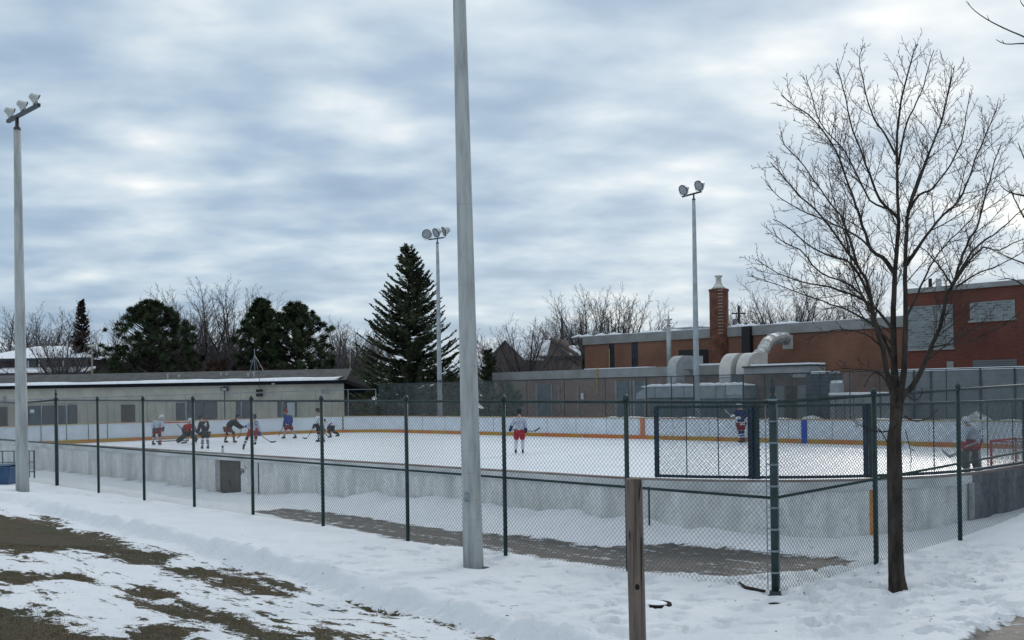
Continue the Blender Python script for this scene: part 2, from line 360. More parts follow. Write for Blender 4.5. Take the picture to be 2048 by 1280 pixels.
GRASS = [gpl(q) for q in [
 [(-500,1010),(-100,1012),(0,1030),(62,1035),(94,1029),(125,1054),(162,1060),(219,1069),(250,1091),(312,1101),(340,1110),(331,1126),(272,1127),(219,1110),(156,1101),(62,1104),(25,1113),(0,1100),(-200,1080),(-500,1070)],
 [(334,1135),(437,1129),(481,1119),(469,1135),(506,1154),(581,1176),(578,1185),(500,1185),(437,1166),(375,1151)],
 [(-500,1130),(0,1144),(62,1144),(147,1144),(181,1160),(125,1154),(31,1163),(0,1157),(-500,1150)],
 [(244,1172),(297,1169),(344,1182),(312,1194),(406,1207),(469,1229),(562,1260),(640,1272),(720,1310),(540,1310),(478,1276),(406,1244),(344,1222),(266,1191)],
 [(-400,1190),(0,1210),(69,1204),(125,1232),(175,1257),(219,1279),(280,1330),(280,1500),(-600,1500),(-600,1230)],
 [(231,1263),(312,1247),(406,1251),(375,1276),(440,1330),(230,1330)],
 [(677,1179),(727,1188),(781,1207),(837,1219),(827,1226),(765,1226),(702,1197)],
 [(640,1254),(687,1272),(760,1310),(600,1310),(562,1262)],
 [(1010,1266),(1060,1272),(1100,1300),(1000,1300)] ]]
SPECK = gpl([(560,1190),(700,1205),(860,1235),(1040,1275),(1100,1330),(700,1330),(560,1240),(430,1185)])
SPECK2 = gpl([(0,1085),(90,1095),(200,1118),(60,1125),(-100,1110)])
ASPH = [gp(q) for q in [
 [(505,1022),(560,1014),(660,1022),(760,1036),(860,1050),(980,1064),(1080,1074),(1180,1088),(1290,1083),(1420,1092),(1540,1104),(1640,1110),(1722,1117),(1700,1128),(1600,1139),(1530,1143),(1462,1155),(1380,1146),(1290,1137),(1180,1125),(1060,1107),(960,1093),(840,1082),(760,1066),(680,1052),(600,1040)],
 [(1900,1305),(1950,1268),(1990,1246),(2048,1222),(2200,1175),(2500,1110),(2500,1500),(1850,1500)] ]]
ICY = gp([(300,1012),(420,1022),(520,1030),(505,1014),(420,1002),(300,996),(190,985),(60,960),(60,975),(180,1000)])
RIDGE = gp([(-400,960),(-100,985),(62,1000),(187,1032),(390,1079),(531,1116),(640,1141),(765,1179),(875,1204),(1030,1247),(1140,1275),(1230,1310)])
def axis(lo, hi, st, far0, far1, gr=1.13):
    xs = list(np.arange(lo, hi+1e-6, st)); d = st; x = xs[-1]
    while x < far1: d *= gr; x += min(d, 150); xs.append(x)
    d = st; x = xs[0]; l = []
    while x > far0: d *= gr; x -= min(d, 150); l.append(x)
    return np.array(l[::-1]+xs)
gx = axis(-10.5, 9.5, .055, -2500, 2500, 1.06); gy = axis(5.6, 20.5, .055, -400, 3500, 1.05)
X, Y = np.meshgrid(gx, gy)
h0 = G0(X, Y); A_ = X*U.x+Y*U.y; B_ = X*W.x+Y*W.y
dist = np.hypot(X, Y)
gr = np.full(X.shape, -2.); 
for q in GRASS: gr = np.maximum(gr, poly_sd(X, Y, q))
gr = np.maximum(gr, np.minimum(poly_sd(X, Y, SPECK), .0)-.17); gr = np.maximum(gr, np.minimum(poly_sd(X, Y, SPECK2), .0)-.12); RD0 = line_sd(X, Y, RIDGE)[0]; gr = np.where((RD0 < -.5) & (Y < 24) & (X > -14), np.maximum(gr, -.24), gr); gr = np.where(RD0 > -.24, np.minimum(gr, -.22-(RD0+.24)*2), gr)
asph = np.full(X.shape, -2.)
for q, w__ in zip(ASPH, (1.25, 2.5)): asph = np.maximum(asph, poly_sd(X, Y, q)*w__)
asph = np.maximum(asph, np.minimum(poly_sd(X, Y, ICY), 0.)-.16)
rd, rt = line_sd(X, Y, RIDGE)                                        # negative on the camera side
near = (dist < 45)
h = h0 + fbm(X, Y, .5, 4)*.09*np.clip((dist-3)/8, .3, 1)*(dist < 60) + fbm(X, Y, 4., 3)*.022*near
side = np.clip(-rd/.28+.5, 0, 1); side = side*side*(3-2*side)
wob = fbm(X, Y, 2.2, 3)
h -= near*(side*.15) ; h += near*np.exp(-((rd-.14)/.2)**2)*(.05+.12*wob) + near*np.exp(-((rd+.12)/.16)**2)*.03*np.sin(rt*24+6*wob)
h += near*np.exp(-((rd-1.0)/.5)**2)*.02
h -= np.clip(gr/.15+.5, 0, 1)*.03
h -= np.clip(asph/1.2+.4, 0, 1)*.05
strip = (A_ > 6.5) & (A_ < 48)                                        # snow shovelled against the boards
bank = np.clip((B_-13.9)/.9, 0, 1)*strip
h -= .17*np.clip((A_-20)/6, 0, 1)*np.clip((B_-12.2)/1., 0, 1)*(B_ < 20)*(A_ < 60)
h += bank*(.13+.22*(fbm(X, Y, 1.1, 4))+.08*np.clip((24-A_)/8, 0, 1))*(1-.75*np.clip((A_-21)/4, 0, 1))*(1-.8*np.exp(-((A_-27.5)/2.)**4))*np.clip((A_-9)/3, 0, 1)
# the ploughed snow by the right-hand side boards
h += .22*np.exp(-((A_-6.0)/1.3)**2)*np.clip((B_-17.5)/3, 0, 1)*(B_ < 30)*(1+fbm(X, Y, .9, 4)*.8)
# footprints
for i in range(760):
    if R.random() < .62: p = gpt(R.uniform(560, 1750), R.uniform(1080, 1275))
    else: p = gpt(R.uniform(1600, 2050), R.uniform(1090, 1275))
    if line_sd(np.array([p.x]), np.array([p.y]), RIDGE)[0][0] < .2: continue
    if max(abs(p.x), p.y) > 30: continue
    t = R.uniform(0, 3.1); ix = np.searchsorted(gx, p.x); iy = np.searchsorted(gy, p.y); k = 8
    s = (slice(max(0, iy-k), iy+k), slice(max(0, ix-k), ix+k)); dx = X[s]-p.x; dy = Y[s]-p.y
    u_ = dx*math.cos(t)+dy*math.sin(t); v_ = -dx*math.sin(t)+dy*math.cos(t)
    rr = (u_/.16)**2+(v_/.075)**2; dep = R.uniform(.03, .08)
    h[s] += -dep*np.exp(-rr**1.5) + dep*.3*np.exp(-((np.sqrt(rr)-1.35)/.35)**2)
for px_, py_, rr_ in ((1796,1176,.20),(947,1127,.24),(44,982,.3),(1549,1188,.13)):   # melt hollows round trunk and poles
    p = gpt(px_, py_); h -= .07*np.exp(-(((X-p.x)**2+(Y-p.y)**2)/rr_**2)**1.5)
wA = np.clip(asph/.4+.35, 0, 1); h = h*(1-wA)+(h0-.04)*wA
# cavity of the rink (the ice sheet lies in it)
def rink_in(A, B):
    r = 5.5; ca = (RA0+RA1)/2; cb_ = (RB0+RB1)/2; qa = np.abs(A-ca)-(RA1-RA0)/2+r; qb = np.abs(B-cb_)-(RB1-RB0)/2+r
    return -(np.hypot(np.maximum(qa, 0), np.maximum(qb, 0))+np.minimum(np.maximum(qa, qb), 0)-r)
ri = rink_in(A_, B_); k = np.clip(ri/.12, 0, 1); h = h*(1-k) + (-.5)*k
cellbig = (dist > 45) & (ri > -4); h = np.where(cellbig & (ri <= 0), np.minimum(h, -.03), h)
# snow mounds ploughed up beyond the far boards
pd = (B_-50.6)
h += np.where((ri < -.6) & (A_ < 30) & (A_ > -8), 1.25*np.exp(-(pd/1.6)**2)*(.85+fbm(X, Y, .35, 4)), 0)
h += np.where((ri < -.6) & (A_ >= 30) & (A_ < 75), .35*np.exp(-(pd/1.4)**2)*(.9+fbm(X, Y, .35, 4)), 0)
me = bpy.data.meshes.new('ground'); ny, nx = X.shape
me.vertices.add(nx*ny); me.vertices.foreach_set('co', np.stack([X, Y, h], -1).astype(np.float32).ravel())
ii = np.arange(nx*ny).reshape(ny, nx); qd = np.stack([ii[:-1,:-1], ii[:-1,1:], ii[1:,1:], ii[1:,:-1]], -1).reshape(-1, 4)
me.loops.add(qd.size); me.loops.foreach_set('vertex_index', qd.ravel().astype(np.int32)); me.polygons.add(len(qd))
me.polygons.foreach_set('loop_start', np.arange(0, qd.size, 4, dtype=np.int32)); me.polygons.foreach_set('loop_total', np.full(len(qd), 4, dtype=np.int32))
me.update(calc_edges=True); me.polygons.foreach_set('use_smooth', [True]*len(qd))
for nm, arr in (('grass', gr), ('asphalt', asph)):
    at_ = me.attributes.new(nm, 'FLOAT', 'POINT'); at_.data.foreach_set('value', np.clip(arr, -1, 1).astype(np.float32).ravel())
gm, nt, bs = newmat('snowy_ground'); ge = nt.nodes.new('ShaderNodeNewGeometry')
def M_(op, a, b=None, clamp=False):
    n = nt.nodes.new('ShaderNodeMath'); n.operation = op; n.use_clamp = clamp
    for i, x in enumerate((a, b)):
        if x is None: continue
        if isinstance(x, (int, float)): n.inputs[i].default_value = x
        else: nt.links.new(x, n.inputs[i])
    return n.outputs[0]
def noise(s, d=6., r=.6, st=None, dist=0.):
    n = nd(nt, 'ShaderNodeTexNoise', Scale=s, Detail=d, Roughness=r, Distortion=dist)
    if st:
        mp = nt.nodes.new('ShaderNodeMapping'); mp.inputs['Scale'].default_value = st[:3]
        if len(st) > 3: mp.inputs['Rotation'].default_value = (0,0,st[3])
        nt.links.new(ge.outputs['Position'], mp.inputs[0]); nt.links.new(mp.outputs[0], n.inputs[0])
    else: nt.links.new(ge.outputs['Position'], n.inputs[0])
    return n.outputs[0]
ag = nt.nodes.new('ShaderNodeAttribute'); ag.attribute_name = 'grass'; aa = nt.nodes.new('ShaderNodeAttribute'); aa.attribute_name = 'asphalt'
n1 = noise(3.2, 8., .72); n2 = noise(1.9, 8., .66, (1., 1.7, 1.))
dU = nd(nt, 'ShaderNodeVectorMath', operation='DOT_PRODUCT'); dU.inputs[1].default_value = U*.45; dW = nd(nt, 'ShaderNodeVectorMath', operation='DOT_PRODUCT'); dW.inputs[1].default_value = W*2.1
nt.links.new(ge.outputs['Position'], dU.inputs[0]); nt.links.new(ge.outputs['Position'], dW.inputs[0]); cUW = nt.nodes.new('ShaderNodeCombineXYZ'); nt.links.new(dU.outputs['Value'], cUW.inputs[0]); nt.links.new(dW.outputs['Value'], cUW.inputs[1])
nS = nd(nt, 'ShaderNodeTexNoise', Scale=1.7, Detail=7., Roughness=.7); nt.links.new(cUW.outputs[0], nS.inputs[0])
fg = M_('MULTIPLY', M_('ADD', M_('ADD', ag.outputs['Fac'], M_('MULTIPLY', M_('SUBTRACT', nS.outputs[0], .49), 2.0)), M_('ADD', M_('MULTIPLY', M_('SUBTRACT', n1, .47), 1.35), M_('MULTIPLY', M_('SUBTRACT', noise(13., 5., .65), .5), .75))), 16., True)
fa = M_('MULTIPLY', M_('ADD', aa.outputs['Fac'], M_('MULTIPLY', M_('SUBTRACT', n2, .47), 1.15)), 9., True)
nP = noise(6.5, 7., .7)
pat = M_('MULTIPLY', M_('SUBTRACT', M_('ADD', M_('MULTIPLY', nS.outputs[0], .55), M_('MULTIPLY', nP, .45)), .535), 16., True)   # slush left on the asphalt
fa = M_('MULTIPLY', fa, M_('SUBTRACT', 1., M_('MULTIPLY', pat, .8)))
gcol = ramp(nt, noise(26., 6., .7), [(.3,(.013,.011,.004)),(.5,(.045,.036,.013)),(.66,(.088,.068,.026)),(.8,(.15,.12,.055))])
gtint = ramp(nt, noise(.9, 4.), [(.35,(.75,.9,.7)),(.6,(1.15,.95,.78))])
gm1 = nd(nt, 'ShaderNodeMix', data_type='RGBA', blend_type='MULTIPLY'); gm1.inputs[0].default_value = 1; nt.links.new(gcol.outputs[0], gm1.inputs[6]); nt.links.new(gtint.outputs[0], gm1.inputs[7])
acol = ramp(nt, noise(5., 8., .7), [(.3,(.040,.036,.034)),(.5,(.075,.066,.059)),(.62,(.105,.093,.083)),(.75,(.15,.14,.13))])
scol = ramp(nt, noise(1.2, 6., .65), [(.3,(.765,.80,.855)),(.65,(.83,.86,.90))])
x1 = nd(nt, 'ShaderNodeMix', data_type='RGBA'); nt.links.new(fg, x1.inputs[0]); nt.links.new(scol.outputs[0], x1.inputs[6]); nt.links.new(gm1.outputs[2], x1.inputs[7])
x2 = nd(nt, 'ShaderNodeMix', data_type='RGBA'); nt.links.new(fa, x2.inputs[0]); nt.links.new(x1.outputs[2], x2.inputs[6]); nt.links.new(acol.outputs[0], x2.inputs[7])
nt.links.new(x2.outputs[2], bs.inputs['Base Color'])
rg = nt.nodes.new('ShaderNodeMapRange'); nt.links.new(fa, rg.inputs[0]); rg.inputs[3].default_value = .75; rg.inputs[4].default_value = .68; nt.links.new(rg.outputs[0], bs.inputs['Roughness']); bs.inputs['Specular IOR Level'].default_value = .3
hs = M_('ADD', M_('MULTIPLY', noise(7., 9., .74), .085), M_('MULTIPLY', noise(60., 3.), .006))
hs = M_('MULTIPLY', hs, M_('SUBTRACT', 1., M_('MULTIPLY', fa, .88)))
hh = M_('SUBTRACT', hs, M_('MULTIPLY', fg, .018)); bp = nd(nt, 'ShaderNodeBump', Strength=.75, Distance=1.); nt.links.new(hh, bp.inputs['Height']); nt.links.new(bp.outputs[0], bs.inputs['Normal'])
me.materials.append(gm); go = bpy.data.objects.new('ground', me); C.objects.link(go); tag(go, 'snow covered ground with bare grass patches and a wet strip', kind='structure')
def gh(x, y):                                                        # the real surface height, bilinear
    i = min(max(np.searchsorted(gx, x)-1, 0), nx-2); j = min(max(np.searchsorted(gy, y)-1, 0), ny-2)
    fx = (x-gx[i])/(gx[i+1]-gx[i]); fy = (y-gy[j])/(gy[j+1]-gy[j])
    return float((h[j,i]*(1-fx)+h[j,i+1]*fx)*(1-fy)+(h[j+1,i]*(1-fx)+h[j+1,i+1]*fx)*fy)
# dead grass blades standing in the bare patches
gb = MB(); cnt = 0
gi = np.argwhere((gr > -.06) & (X > -10) & (X < 3) & (Y < 17)); R.seed(3)
for _ in range(26000):
    j, i = gi[R.randrange(len(gi))]
    if j >= ny-1 or i >= nx-1: continue
    if gr[j,i] < .03 and R.random() < .6: continue
    x = gx[i]+R.random()*.055; y = gy[j]+R.random()*.055; z = gh(x, y)-.004
    t = R.uniform(0, 6.28); l = R.uniform(.015, .05); le = R.uniform(.2, 1.4)*l; wd = .0035
    c, s_ = math.cos(t), math.sin(t)
    gb.v += [(x-s_*wd, y+c*wd, z), (x+s_*wd, y-c*wd, z), (x+c*le, y+s_*le, z+l*.7)]; n0 = len(gb.v); gb.f.append((n0-3, n0-2, n0-1))
gmat = mat('dead_grass', (.10,.078,.036), .9, .3, 6., 0, col2=(.03,.026,.012))
o = gb.build('grass', gmat, origin=(-4, 10, .6)); tag(o, 'short dead brown grass showing through the thin snow', 'grass', kind='stuff')
# ================================================================ ice
ic = MB(); n0 = len(OUT); pts = [tuple(P(a, b, 0)) for a,b,_,_ in OUT]; ic.v = pts; ic.f = [tuple(range(n0))[::-1]]
o = ic.build('ice', M['ice'], origin=tuple(P(37, 31.5, 0))); tag(o, 'white outdoor ice rink surface', kind='structure')
# ================================================================ rink boards
ROOT = empty('rink_boards', P(37, 15, 0), 'white rink boards with an orange kick strip around the outdoor ice', 'rink boards')
i_nearR = near_index(1298, 70, 110); LN = list(range(0, i_nearR+1))
nside = [i for i in range(NO) if OUT[i][3] == -1]
gA, gB_ = ona, None
def a_on_near(px, py): return onb(px, py, RB0-.12).dot(U)
ga0, ga1, ga2 = a_on_near(433, 950), a_on_near(480, 950), a_on_near(518, 950)      # gate opening and its panel
iside = [i for i in range(NO) if OUT[i][2] == -1]                   # the short right-hand side
i_dark = near_index(1934, 70, 135, .6); i_old_end = iside[-1]
m = MB(); m2 = MB()
lft = [q for q in OUT[:i_dark+1]]
part1 = [q for q in lft if q[3] == -1 and q[0] > ga0+.01]+[(ga0, RB0, 0, -1)]
part2 = [(ga2, RB0, 0, -1)]+[q for q in lft if not (q[3] == -1 and q[0] > ga2-.01)]
sweep(m, None, .0, .12, -.3, 1.04, part1); sweep(m, None, .0, .12, -.3, 1.04, part2)
m.build('outer_board', M['boardout'], ROOT)
m = MB(); sweep(m, range(i_dark, iside[-1]+14), .0, .13, -.3, 1.04); tag(m.build('outer_board', M['boardold'], ROOT), 'dark weathered end boards')
m = MB(); sweep(m, None, -.01, .15, 1.04, 1.19, lft); m.build('fascia_board', mat('fascia_board_grey', (.60,.62,.63), .7, .15, .9, .1), ROOT)
m = MB(); sweep(m, range(i_dark, iside[-1]+14), -.01, .15, 1.04, 1.19); m.build('fascia_board', M['boardold'], ROOT)
i_far = iside[-1]+14
m = MB(); sweep(m, range(i_far, NO+1), 0, .10, -.3, 1.19); m.build('inner_board', M['boardin'], ROOT)
m = MB(); sweep(m, range(0, i_far+1), -.03, -.002, 0, 1.03); m.build('inner_board', M['boardin'], ROOT)
m = MB(); sweep(m, range(0, NO+1), -.045, -.031, 0, .22); m.build('kick_plate', M['kick'], ROOT)
m = MB(); sweep(m, range(i_far, NO+1), -.05, .14, 1.19, 1.235); m.build('cap_rail', M['cap'], ROOT)
m = MB(); sweep(m, range(0, i_far+1), -.05, .10, 1.19, 1.225); m.build('cap_rail', mat('cap_rail_brown', (.20,.13,.12), .7, .2, 1., .1, col2=(.30,.29,.28)), ROOT)
m = MB()                                                             # seams between the board panels
seam = mat('panel_seam', (.10,.10,.10), .8, .2, 4., 0)
for px in (82, 133, 177, 215): p = ona(px, 860, RA1-.02); m = MB(); m.abox(RA1-.04, RA1+.0, p.dot(W)-.012, p.dot(W)+.012, .22, 1.19); m.build('panel_seam', seam, ROOT)
p = onb(685, 845, RB1); q = OUT[near_index(685, i_far+5, NO-40, .7)]
m = MB(); m.box(P(q[0]-q[2]*.05, q[1]-q[3]*.05, .22), U*.07, W*.07, Z*.97); m.build('panel_seam', seam, ROOT)
for a in np.arange(14, 60, 2.44): m = MB(); m.abox(a-.008, a+.008, RB1-.008, RB1+.01, .22, 1.19); m.build('panel_seam', seam, ROOT)
a = onb(1285.5, 858, RB1).dot(U); m = MB(); m.abox(a-.15, a+.15, RB1-.055, RB1-.004, .0, 1.24); m.build('centre_line_mark', mat('orange_mark', (.55,.20,.10), .6, .15, 2., 0), ROOT)
a = onb(1609, 863, RB1).dot(U); m = MB(); m.abox(a-.15, a+.15, RB1-.055, RB1-.004, .0, 1.19); m.build('blue_line_mark', M['bluemark'], ROOT)
# gate in the near boards
m = MB(); m.abox(ga1+.01, ga0-.02, RB0-.02, RB0+.0, .16, 1.04); dr = m.build('gate_door', mat('gate_brown', (.085,.075,.07), .75, .35, 3., .2, col2=(.045,.04,.038)), ROOT)
m = MB(); pz = (ga0*.55+ga1*.45); m.cbox(P(pz, RB0-.03, .42), .03, .03, .14); m.build('handle', M['blackplastic'], dr)
m = MB(); m.abox(ga2+.03, ga1-.01, RB0-.10, RB0, .16, 1.04); m.build('gate_panel', M['boardout'], ROOT)
m = MB(); m.abox(ga2+.0, ga2+.025, RB0-.14, RB0-.1, .12, 1.04); m.abox(ga2, ga0, RB0-.14, RB0, .10, .155); m.build('gate_edge', M['dark'], ROOT)
m = MB(); m.abox(ga0-.0, ga0+.13, RB0-.16, RB0-.125, .05, 1.04); m.build('gate_post', M['white'], ROOT)
m = MB()
for k in range(9):
    pz = ga1+R.uniform(-.25,.12); m.tube([P(pz, RB0-.125, R.uniform(.72,1.0)), P(pz+R.uniform(-.2,.2), RB0-.127, R.uniform(.62,.9))], .012, 4)
m.build('scuff_marks', M['brown'], ROOT)
q = OUT[near_index(1722, 70, 135, .6)]; m = MB(); m.box(P(q[0]+q[2]*.125, q[1]+q[3]*.125, .25), U*-.07+W*.05, W*.05, Z*.80); m.build('stripe_post', M['orange'], ROOT)
q = OUT[i_dark]; m = MB(); m.box(P(q[0]+q[2]*.13-.0, q[1], .0), U*-.05, W*-.14, Z*1.06); m.build('stripe_post', mat('post_pale', (.30,.31,.29), .7, .2, 3., .1), ROOT)
p = onb(1298, 1000, RB0-.2); m = MB(); m.tube([V((p.x,p.y,.12)), V((p.x,p.y,1.1))], .018, 6); m.build('brace_rod', M['fence'], ROOT)
# snow lying in drifts on the far cap rail
m = MB(); R.seed(4)
a = 10.
while a < 40:
    l = R.uniform(.5, 2.4); zz_ = R.uniform(.03, .09)
    if R.random() < .75:
        ps = [P(a+l*t/4, RB1+.02, 1.235+zz_*[.1,.8,1,.7,.1][t]*.4) for t in range(5)]; m = MB(); m.tube(ps, [.02, zz_*.6, zz_*.7, zz_*.6, .02], 6); m.build('snow_drift', M['snow'], ROOT, smooth=True)
    a += l*R.uniform(.8, 1.6)
# ================================================================ chain link helper
def chain(mb, p0, p1, h0_, h1_, pitch, r, drop0=0., drop1=0.):
    """diagonal wires filling the panel from base p0 to p1 (world points), heights h0_, h1_"""
    p0, p1 = V(p0), V(p1); L = (Vector2(p1-p0)); e = (p1-p0)/L; hm = (h0_+h1_)/2
    n = int((L+hm)/pitch)+1
    for s in (0, 1):
        for k in range(n):
            c = -hm+k*pitch
            s0, z0 = (c, 0.) ; s1, z1 = (c+hm, hm)
            if s0 < 0: z0 = -s0; s0 = 0.
            if s1 > L: z1 = hm-(s1-L); s1 = L
            if s1-s0 < .01: continue
            if s: a_, b_ = L-s0, L-s1
            else: a_, b_ = s0, s1
            def pt(x, z, off):
                f = x/L; hh_ = h0_+(h1_-h0_)*f; return p0+e*x+Z*(z/hm*hh_)+W*off
            mb.wire(pt(a_, z0, .002*s), pt(b_, z1, .002*s), r)
def Vector2(v): return v.length
# ================================================================ near green fence
FB = 11.58; FA = 7.13
def fbase(px):                                                       # ground point on the left run under a post
    p = onb(px, 950, FB); return V((p.x, p.y, 0))
posts_px = [1254, 1009, 814, 645, 505, 388, 288, 197]
corner = P(FA, FB); endp = fbase(114); FR = empty('chain_link_fence', (corner.x, corner.y, gh(corner.x, corner.y)), 'tall green chain link fence turning a corner in front of the rink', 'fence')
def rail_z(p, right=False):
    if right: return at(0,0,0).z + (0.0)
cz0 = gh(corner.x, corner.y)
def top_left(p):                                                     # top rail height along the left run
    t = (p-corner).dot(U)/22.; return 2.66+(2.80-2.66)*min(1.2, t)
def top_right(p): t = (p-corner).dot(W); return 2.66+.0195*t
base_left = lambda p: top_left(p)-2.43
def base_right(p): return top_right(p)-2.43
left_pts = [fbase(px) for px in posts_px]
for p in left_pts:
    m = MB(); m.tube([V((p.x,p.y,gh(p.x,p.y)-.1)), V((p.x,p.y,top_left(p)+.02))], .034, 10); m.lathe(V((p.x,p.y,top_left(p)+.01)), [(.045,-.03),(.045,.02),(.03,.05),(.005,.07)], 10); m.build('fence_post', M['fence'], FR, True)
def big_post(p, zt, r):
    m = MB(); zb = gh(p.x, p.y)-.1; m.tube([V((p.x,p.y,zb)), V((p.x,p.y,zt))], r, 16); m.build('fence_post', M['fence'], FR, True)
    m = MB(); m.lathe(V((p.x,p.y,zt)), [(r*1.15,-.04),(r*1.15,.03),(r*.9,.05),(r*.35,.07),(r*.75,.12),(r*.8,.15),(r*.3,.2),(r*.5,.225),(.004,.31)], 12); m.build('finial', M['fence'], FR, True)
big_post(corner, 2.66, .048); big_post(V((endp.x,endp.y,0)), top_left(endp), .05)
m = MB(); m.lathe(V((corner.x,corner.y,gh(corner.x,corner.y))), [(.12,-.08),(.115,.02),(.075,.04),(.07,.09)], 14); m.build('base_collar', M['fence'], FR, True)
for k in range(9): m = MB(); m.lathe(V((corner.x,corner.y,.5+k*.27)), [(.056,-.012),(.058,.012)], 14); m.build('clamp_band', M['galv'], FR)
m = MB()
for s in (U*.105, W*.105): m.tube([corner+s+Z*.28, corner+s+Z*2.6], .007, 5)
for k in range(9):
    for s in (U*.11, W*.11): m.wire(corner+Z*(.5+k*.27), corner+s+Z*(.5+k*.27), .008)
m.build('tension_bar', M['galv'], FR)
farl_ = endp+U*9
m = MB(); m.tube([corner+Z*top_left(corner)-Z*.03, endp+Z*(top_left(endp)-.03)], .021, 8); m.tube([endp+Z*(top_left(endp)-.02), endp+U*2.6+Z*(top_left(endp)-.10), farl_+Z*(top_left(endp)+.02)], .024, 8); m.build('top_rail', M['fence'], FR, True)
m = MB(); m.tube([corner+Z*1.43, endp+Z*1.56, farl_+Z*1.62], .019, 8); m.build('middle_rail', M['fence'], FR, True)
for s in (2.7, 5.6, 8.6):
    p = endp+U*s; m = MB(); m.tube([V((p.x,p.y,.2)), V((p.x,p.y,2.78))], .034, 8); m.build('fence_post', M['fence'], FR, True)
R_END = P(FA, 30.)
for px in (1750, 1918.5):
    p = ona(px, 950, FA); p = V((p.x,p.y,0)); m = MB(); m.tube([V((p.x,p.y,gh(p.x,p.y)-.1)), V((p.x,p.y,top_right(p)+.02))], .036, 10); m.lathe(V((p.x,p.y,top_right(p)+.01)), [(.045,-.03),(.045,.02),(.03,.05),(.005,.07)], 10); m.build('fence_post', M['fence'], FR, True)
for b in (22., 25., 28., 30.):
    p = P(FA, b); m = MB(); m.tube([p+Z*.3, p+Z*top_right(p)], .036, 8); m.build('fence_post', M['fence'], FR, True)
m = MB(); m.tube([corner+Z*(top_right(corner)-.03), R_END+Z*(top_right(R_END)-.03)], .022, 8); m.build('top_rail', M['fence'], FR, True)
m = MB(); m.tube([corner+Z*1.43, R_END+Z*(top_right(R_END)-1.23)], .019, 8); m.build('middle_rail', M['fence'], FR, True)
m = MB(); p0 = V(corner); p1 = V(farl_)
p0.z = .24; p1.z = .44; chain(m, p0, p1, 2.4, 2.36, .072, .0025); m.build('wire_mesh', M['wire'], FR)
m = MB(); p0 = V(corner); p1 = V(R_END); p0.z = .24; p1.z = .24+.0195*(R_END-corner).dot(W); chain(m, p0, p1, 2.4, 2.4, .072, .0025); m.build('wire_mesh', M['wire'], FR)
# ================================================================ spectator screen on the near boards
SC = None
i0 = near_index(1311, 70, 135, 1.3); 
def opt(i, z, off=.02): a,b,na,nb = OUT[i%NO]; return P(a+na*off, b+nb*off, z)
SC = empty('mesh_screen', opt(i0, 1.23), 'blue framed wire mesh screen panels standing on the curved corner boards', 'screen')
ends = [near_index(px, 70, 135, 1.3) for px in (1311, 1492, 1720)]
path_i = list(range(i0, iside[-1]-4))
H0, H1 = 1.24, 2.50
mid = near_index(2045, 70, 135, 1.3)
alls = ends+[mid]+[mid+k for k in (5, 10, 15)]
for n_, i in enumerate(alls):
    p = opt(i, 0); m = MB()
    ww = .07 if n_ != 1 else .09
    m.cbox(p+Z*((H0+H1)/2), ww, ww*.8, H1-H0, U, W); m.build('screen_post', M['frame'], SC)
    if n_ in (1, 2): m = MB(); m.cbox(p+U*-.09+W*.03+Z*((H0+H1)/2), .08, .06, H1-H0, U, W); m.build('screen_post', M['fence'], SC)
for z in (H0+.03, H1):
    m = MB(); 
    for i in path_i: m.box(opt(i, z-.025, 0), opt(i+1, 0, 0)-opt(i, 0, 0), (opt(i, 0, .04)-opt(i, 0, 0)), Z*.05)
    m.build('screen_rail', M['frame'] if z < 2 else M['fence'], SC)
for px in (1363, 1430, 1860, 1968, 2012):
    m = MB(); i = near_index(px, 70, 135, 1.3); m.tube([opt(i, H0), opt(i, H1)], .010, 5); m.build('screen_rod', M['fence'], SC)
m = MB()
for i in path_i[::3]:
    q0, q1 = opt(i, 0), opt(min(i+3, path_i[-1]+1), 0); chain(m, q0+Z*H0, q1+Z*H0, H1-H0, H1-H0, .06, .0034)
m.build('wire_mesh', M['wire'], SC)
# ================================================================ end fence (left) and far fence
EF = empty('chain_link_fence', P(RA1+.25, 40, 0), 'grey pipe fence standing behind the end boards in front of the beige building', 'fence')
def endz(b): return 2.83+.36*(b-25)/22
tops = []
for px in (83, 133, 215, 295, 372, 443, 483, 565, 633, 697):
    p = ona(px, 840, RA1+.25); b = p.dot(W); q = P(RA1+.25, b, 0); m = MB(); m.tube([q, q+Z*endz(b)], .035 if px not in (443,) else .03, 6); m.build('fence_post', M['galv'], EF, True); tops.append(q+Z*endz(b))
p = onb(748, 830, 48.3); cq = P(p.dot(U), 48.5, 0); m = MB(); m.tube([cq, cq+Z*3.2], .045, 6); m.build('fence_post', M['galv'], EF, True); tops.append(cq+Z*3.2)
m = MB(); m.tube([P(RA1+.25, 15, 2.7)]+tops, .028, 6); m.build('top_rail', M['galv'], EF, True)
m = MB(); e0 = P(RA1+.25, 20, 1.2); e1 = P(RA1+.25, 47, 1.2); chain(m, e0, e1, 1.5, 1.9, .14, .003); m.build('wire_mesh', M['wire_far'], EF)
FF = empty('chain_link_fence', P(40, 48.6, 0), 'dark tall chain link fence running behind the far boards', 'fence')
fz = 3.58
for px in (772, 802, 858, 917, 978, 1054, 1129, 1211, 1293, 1343, 1388, 1487, 1530, 1585, 1640, 1700, 1760, 1829, 1893, 1961, 2030):
    p = onb(px, 800, 48.6); a = p.dot(U); r = .04 if px in (1293, 1388, 1487, 1829, 1961, 772) else .026
    m = MB(); m.tube([P(a, 48.6, 0), P(a, 48.6, fz)], r, 6); m.build('fence_post', M['fence'], FF, True)
aL = onb(757, 800, 48.6).dot(U)
m = MB(); m.tube([P(aL, 48.6, fz), P(3, 48.6, fz)], .025, 6); m.build('top_rail', M['fence'], FF, True)
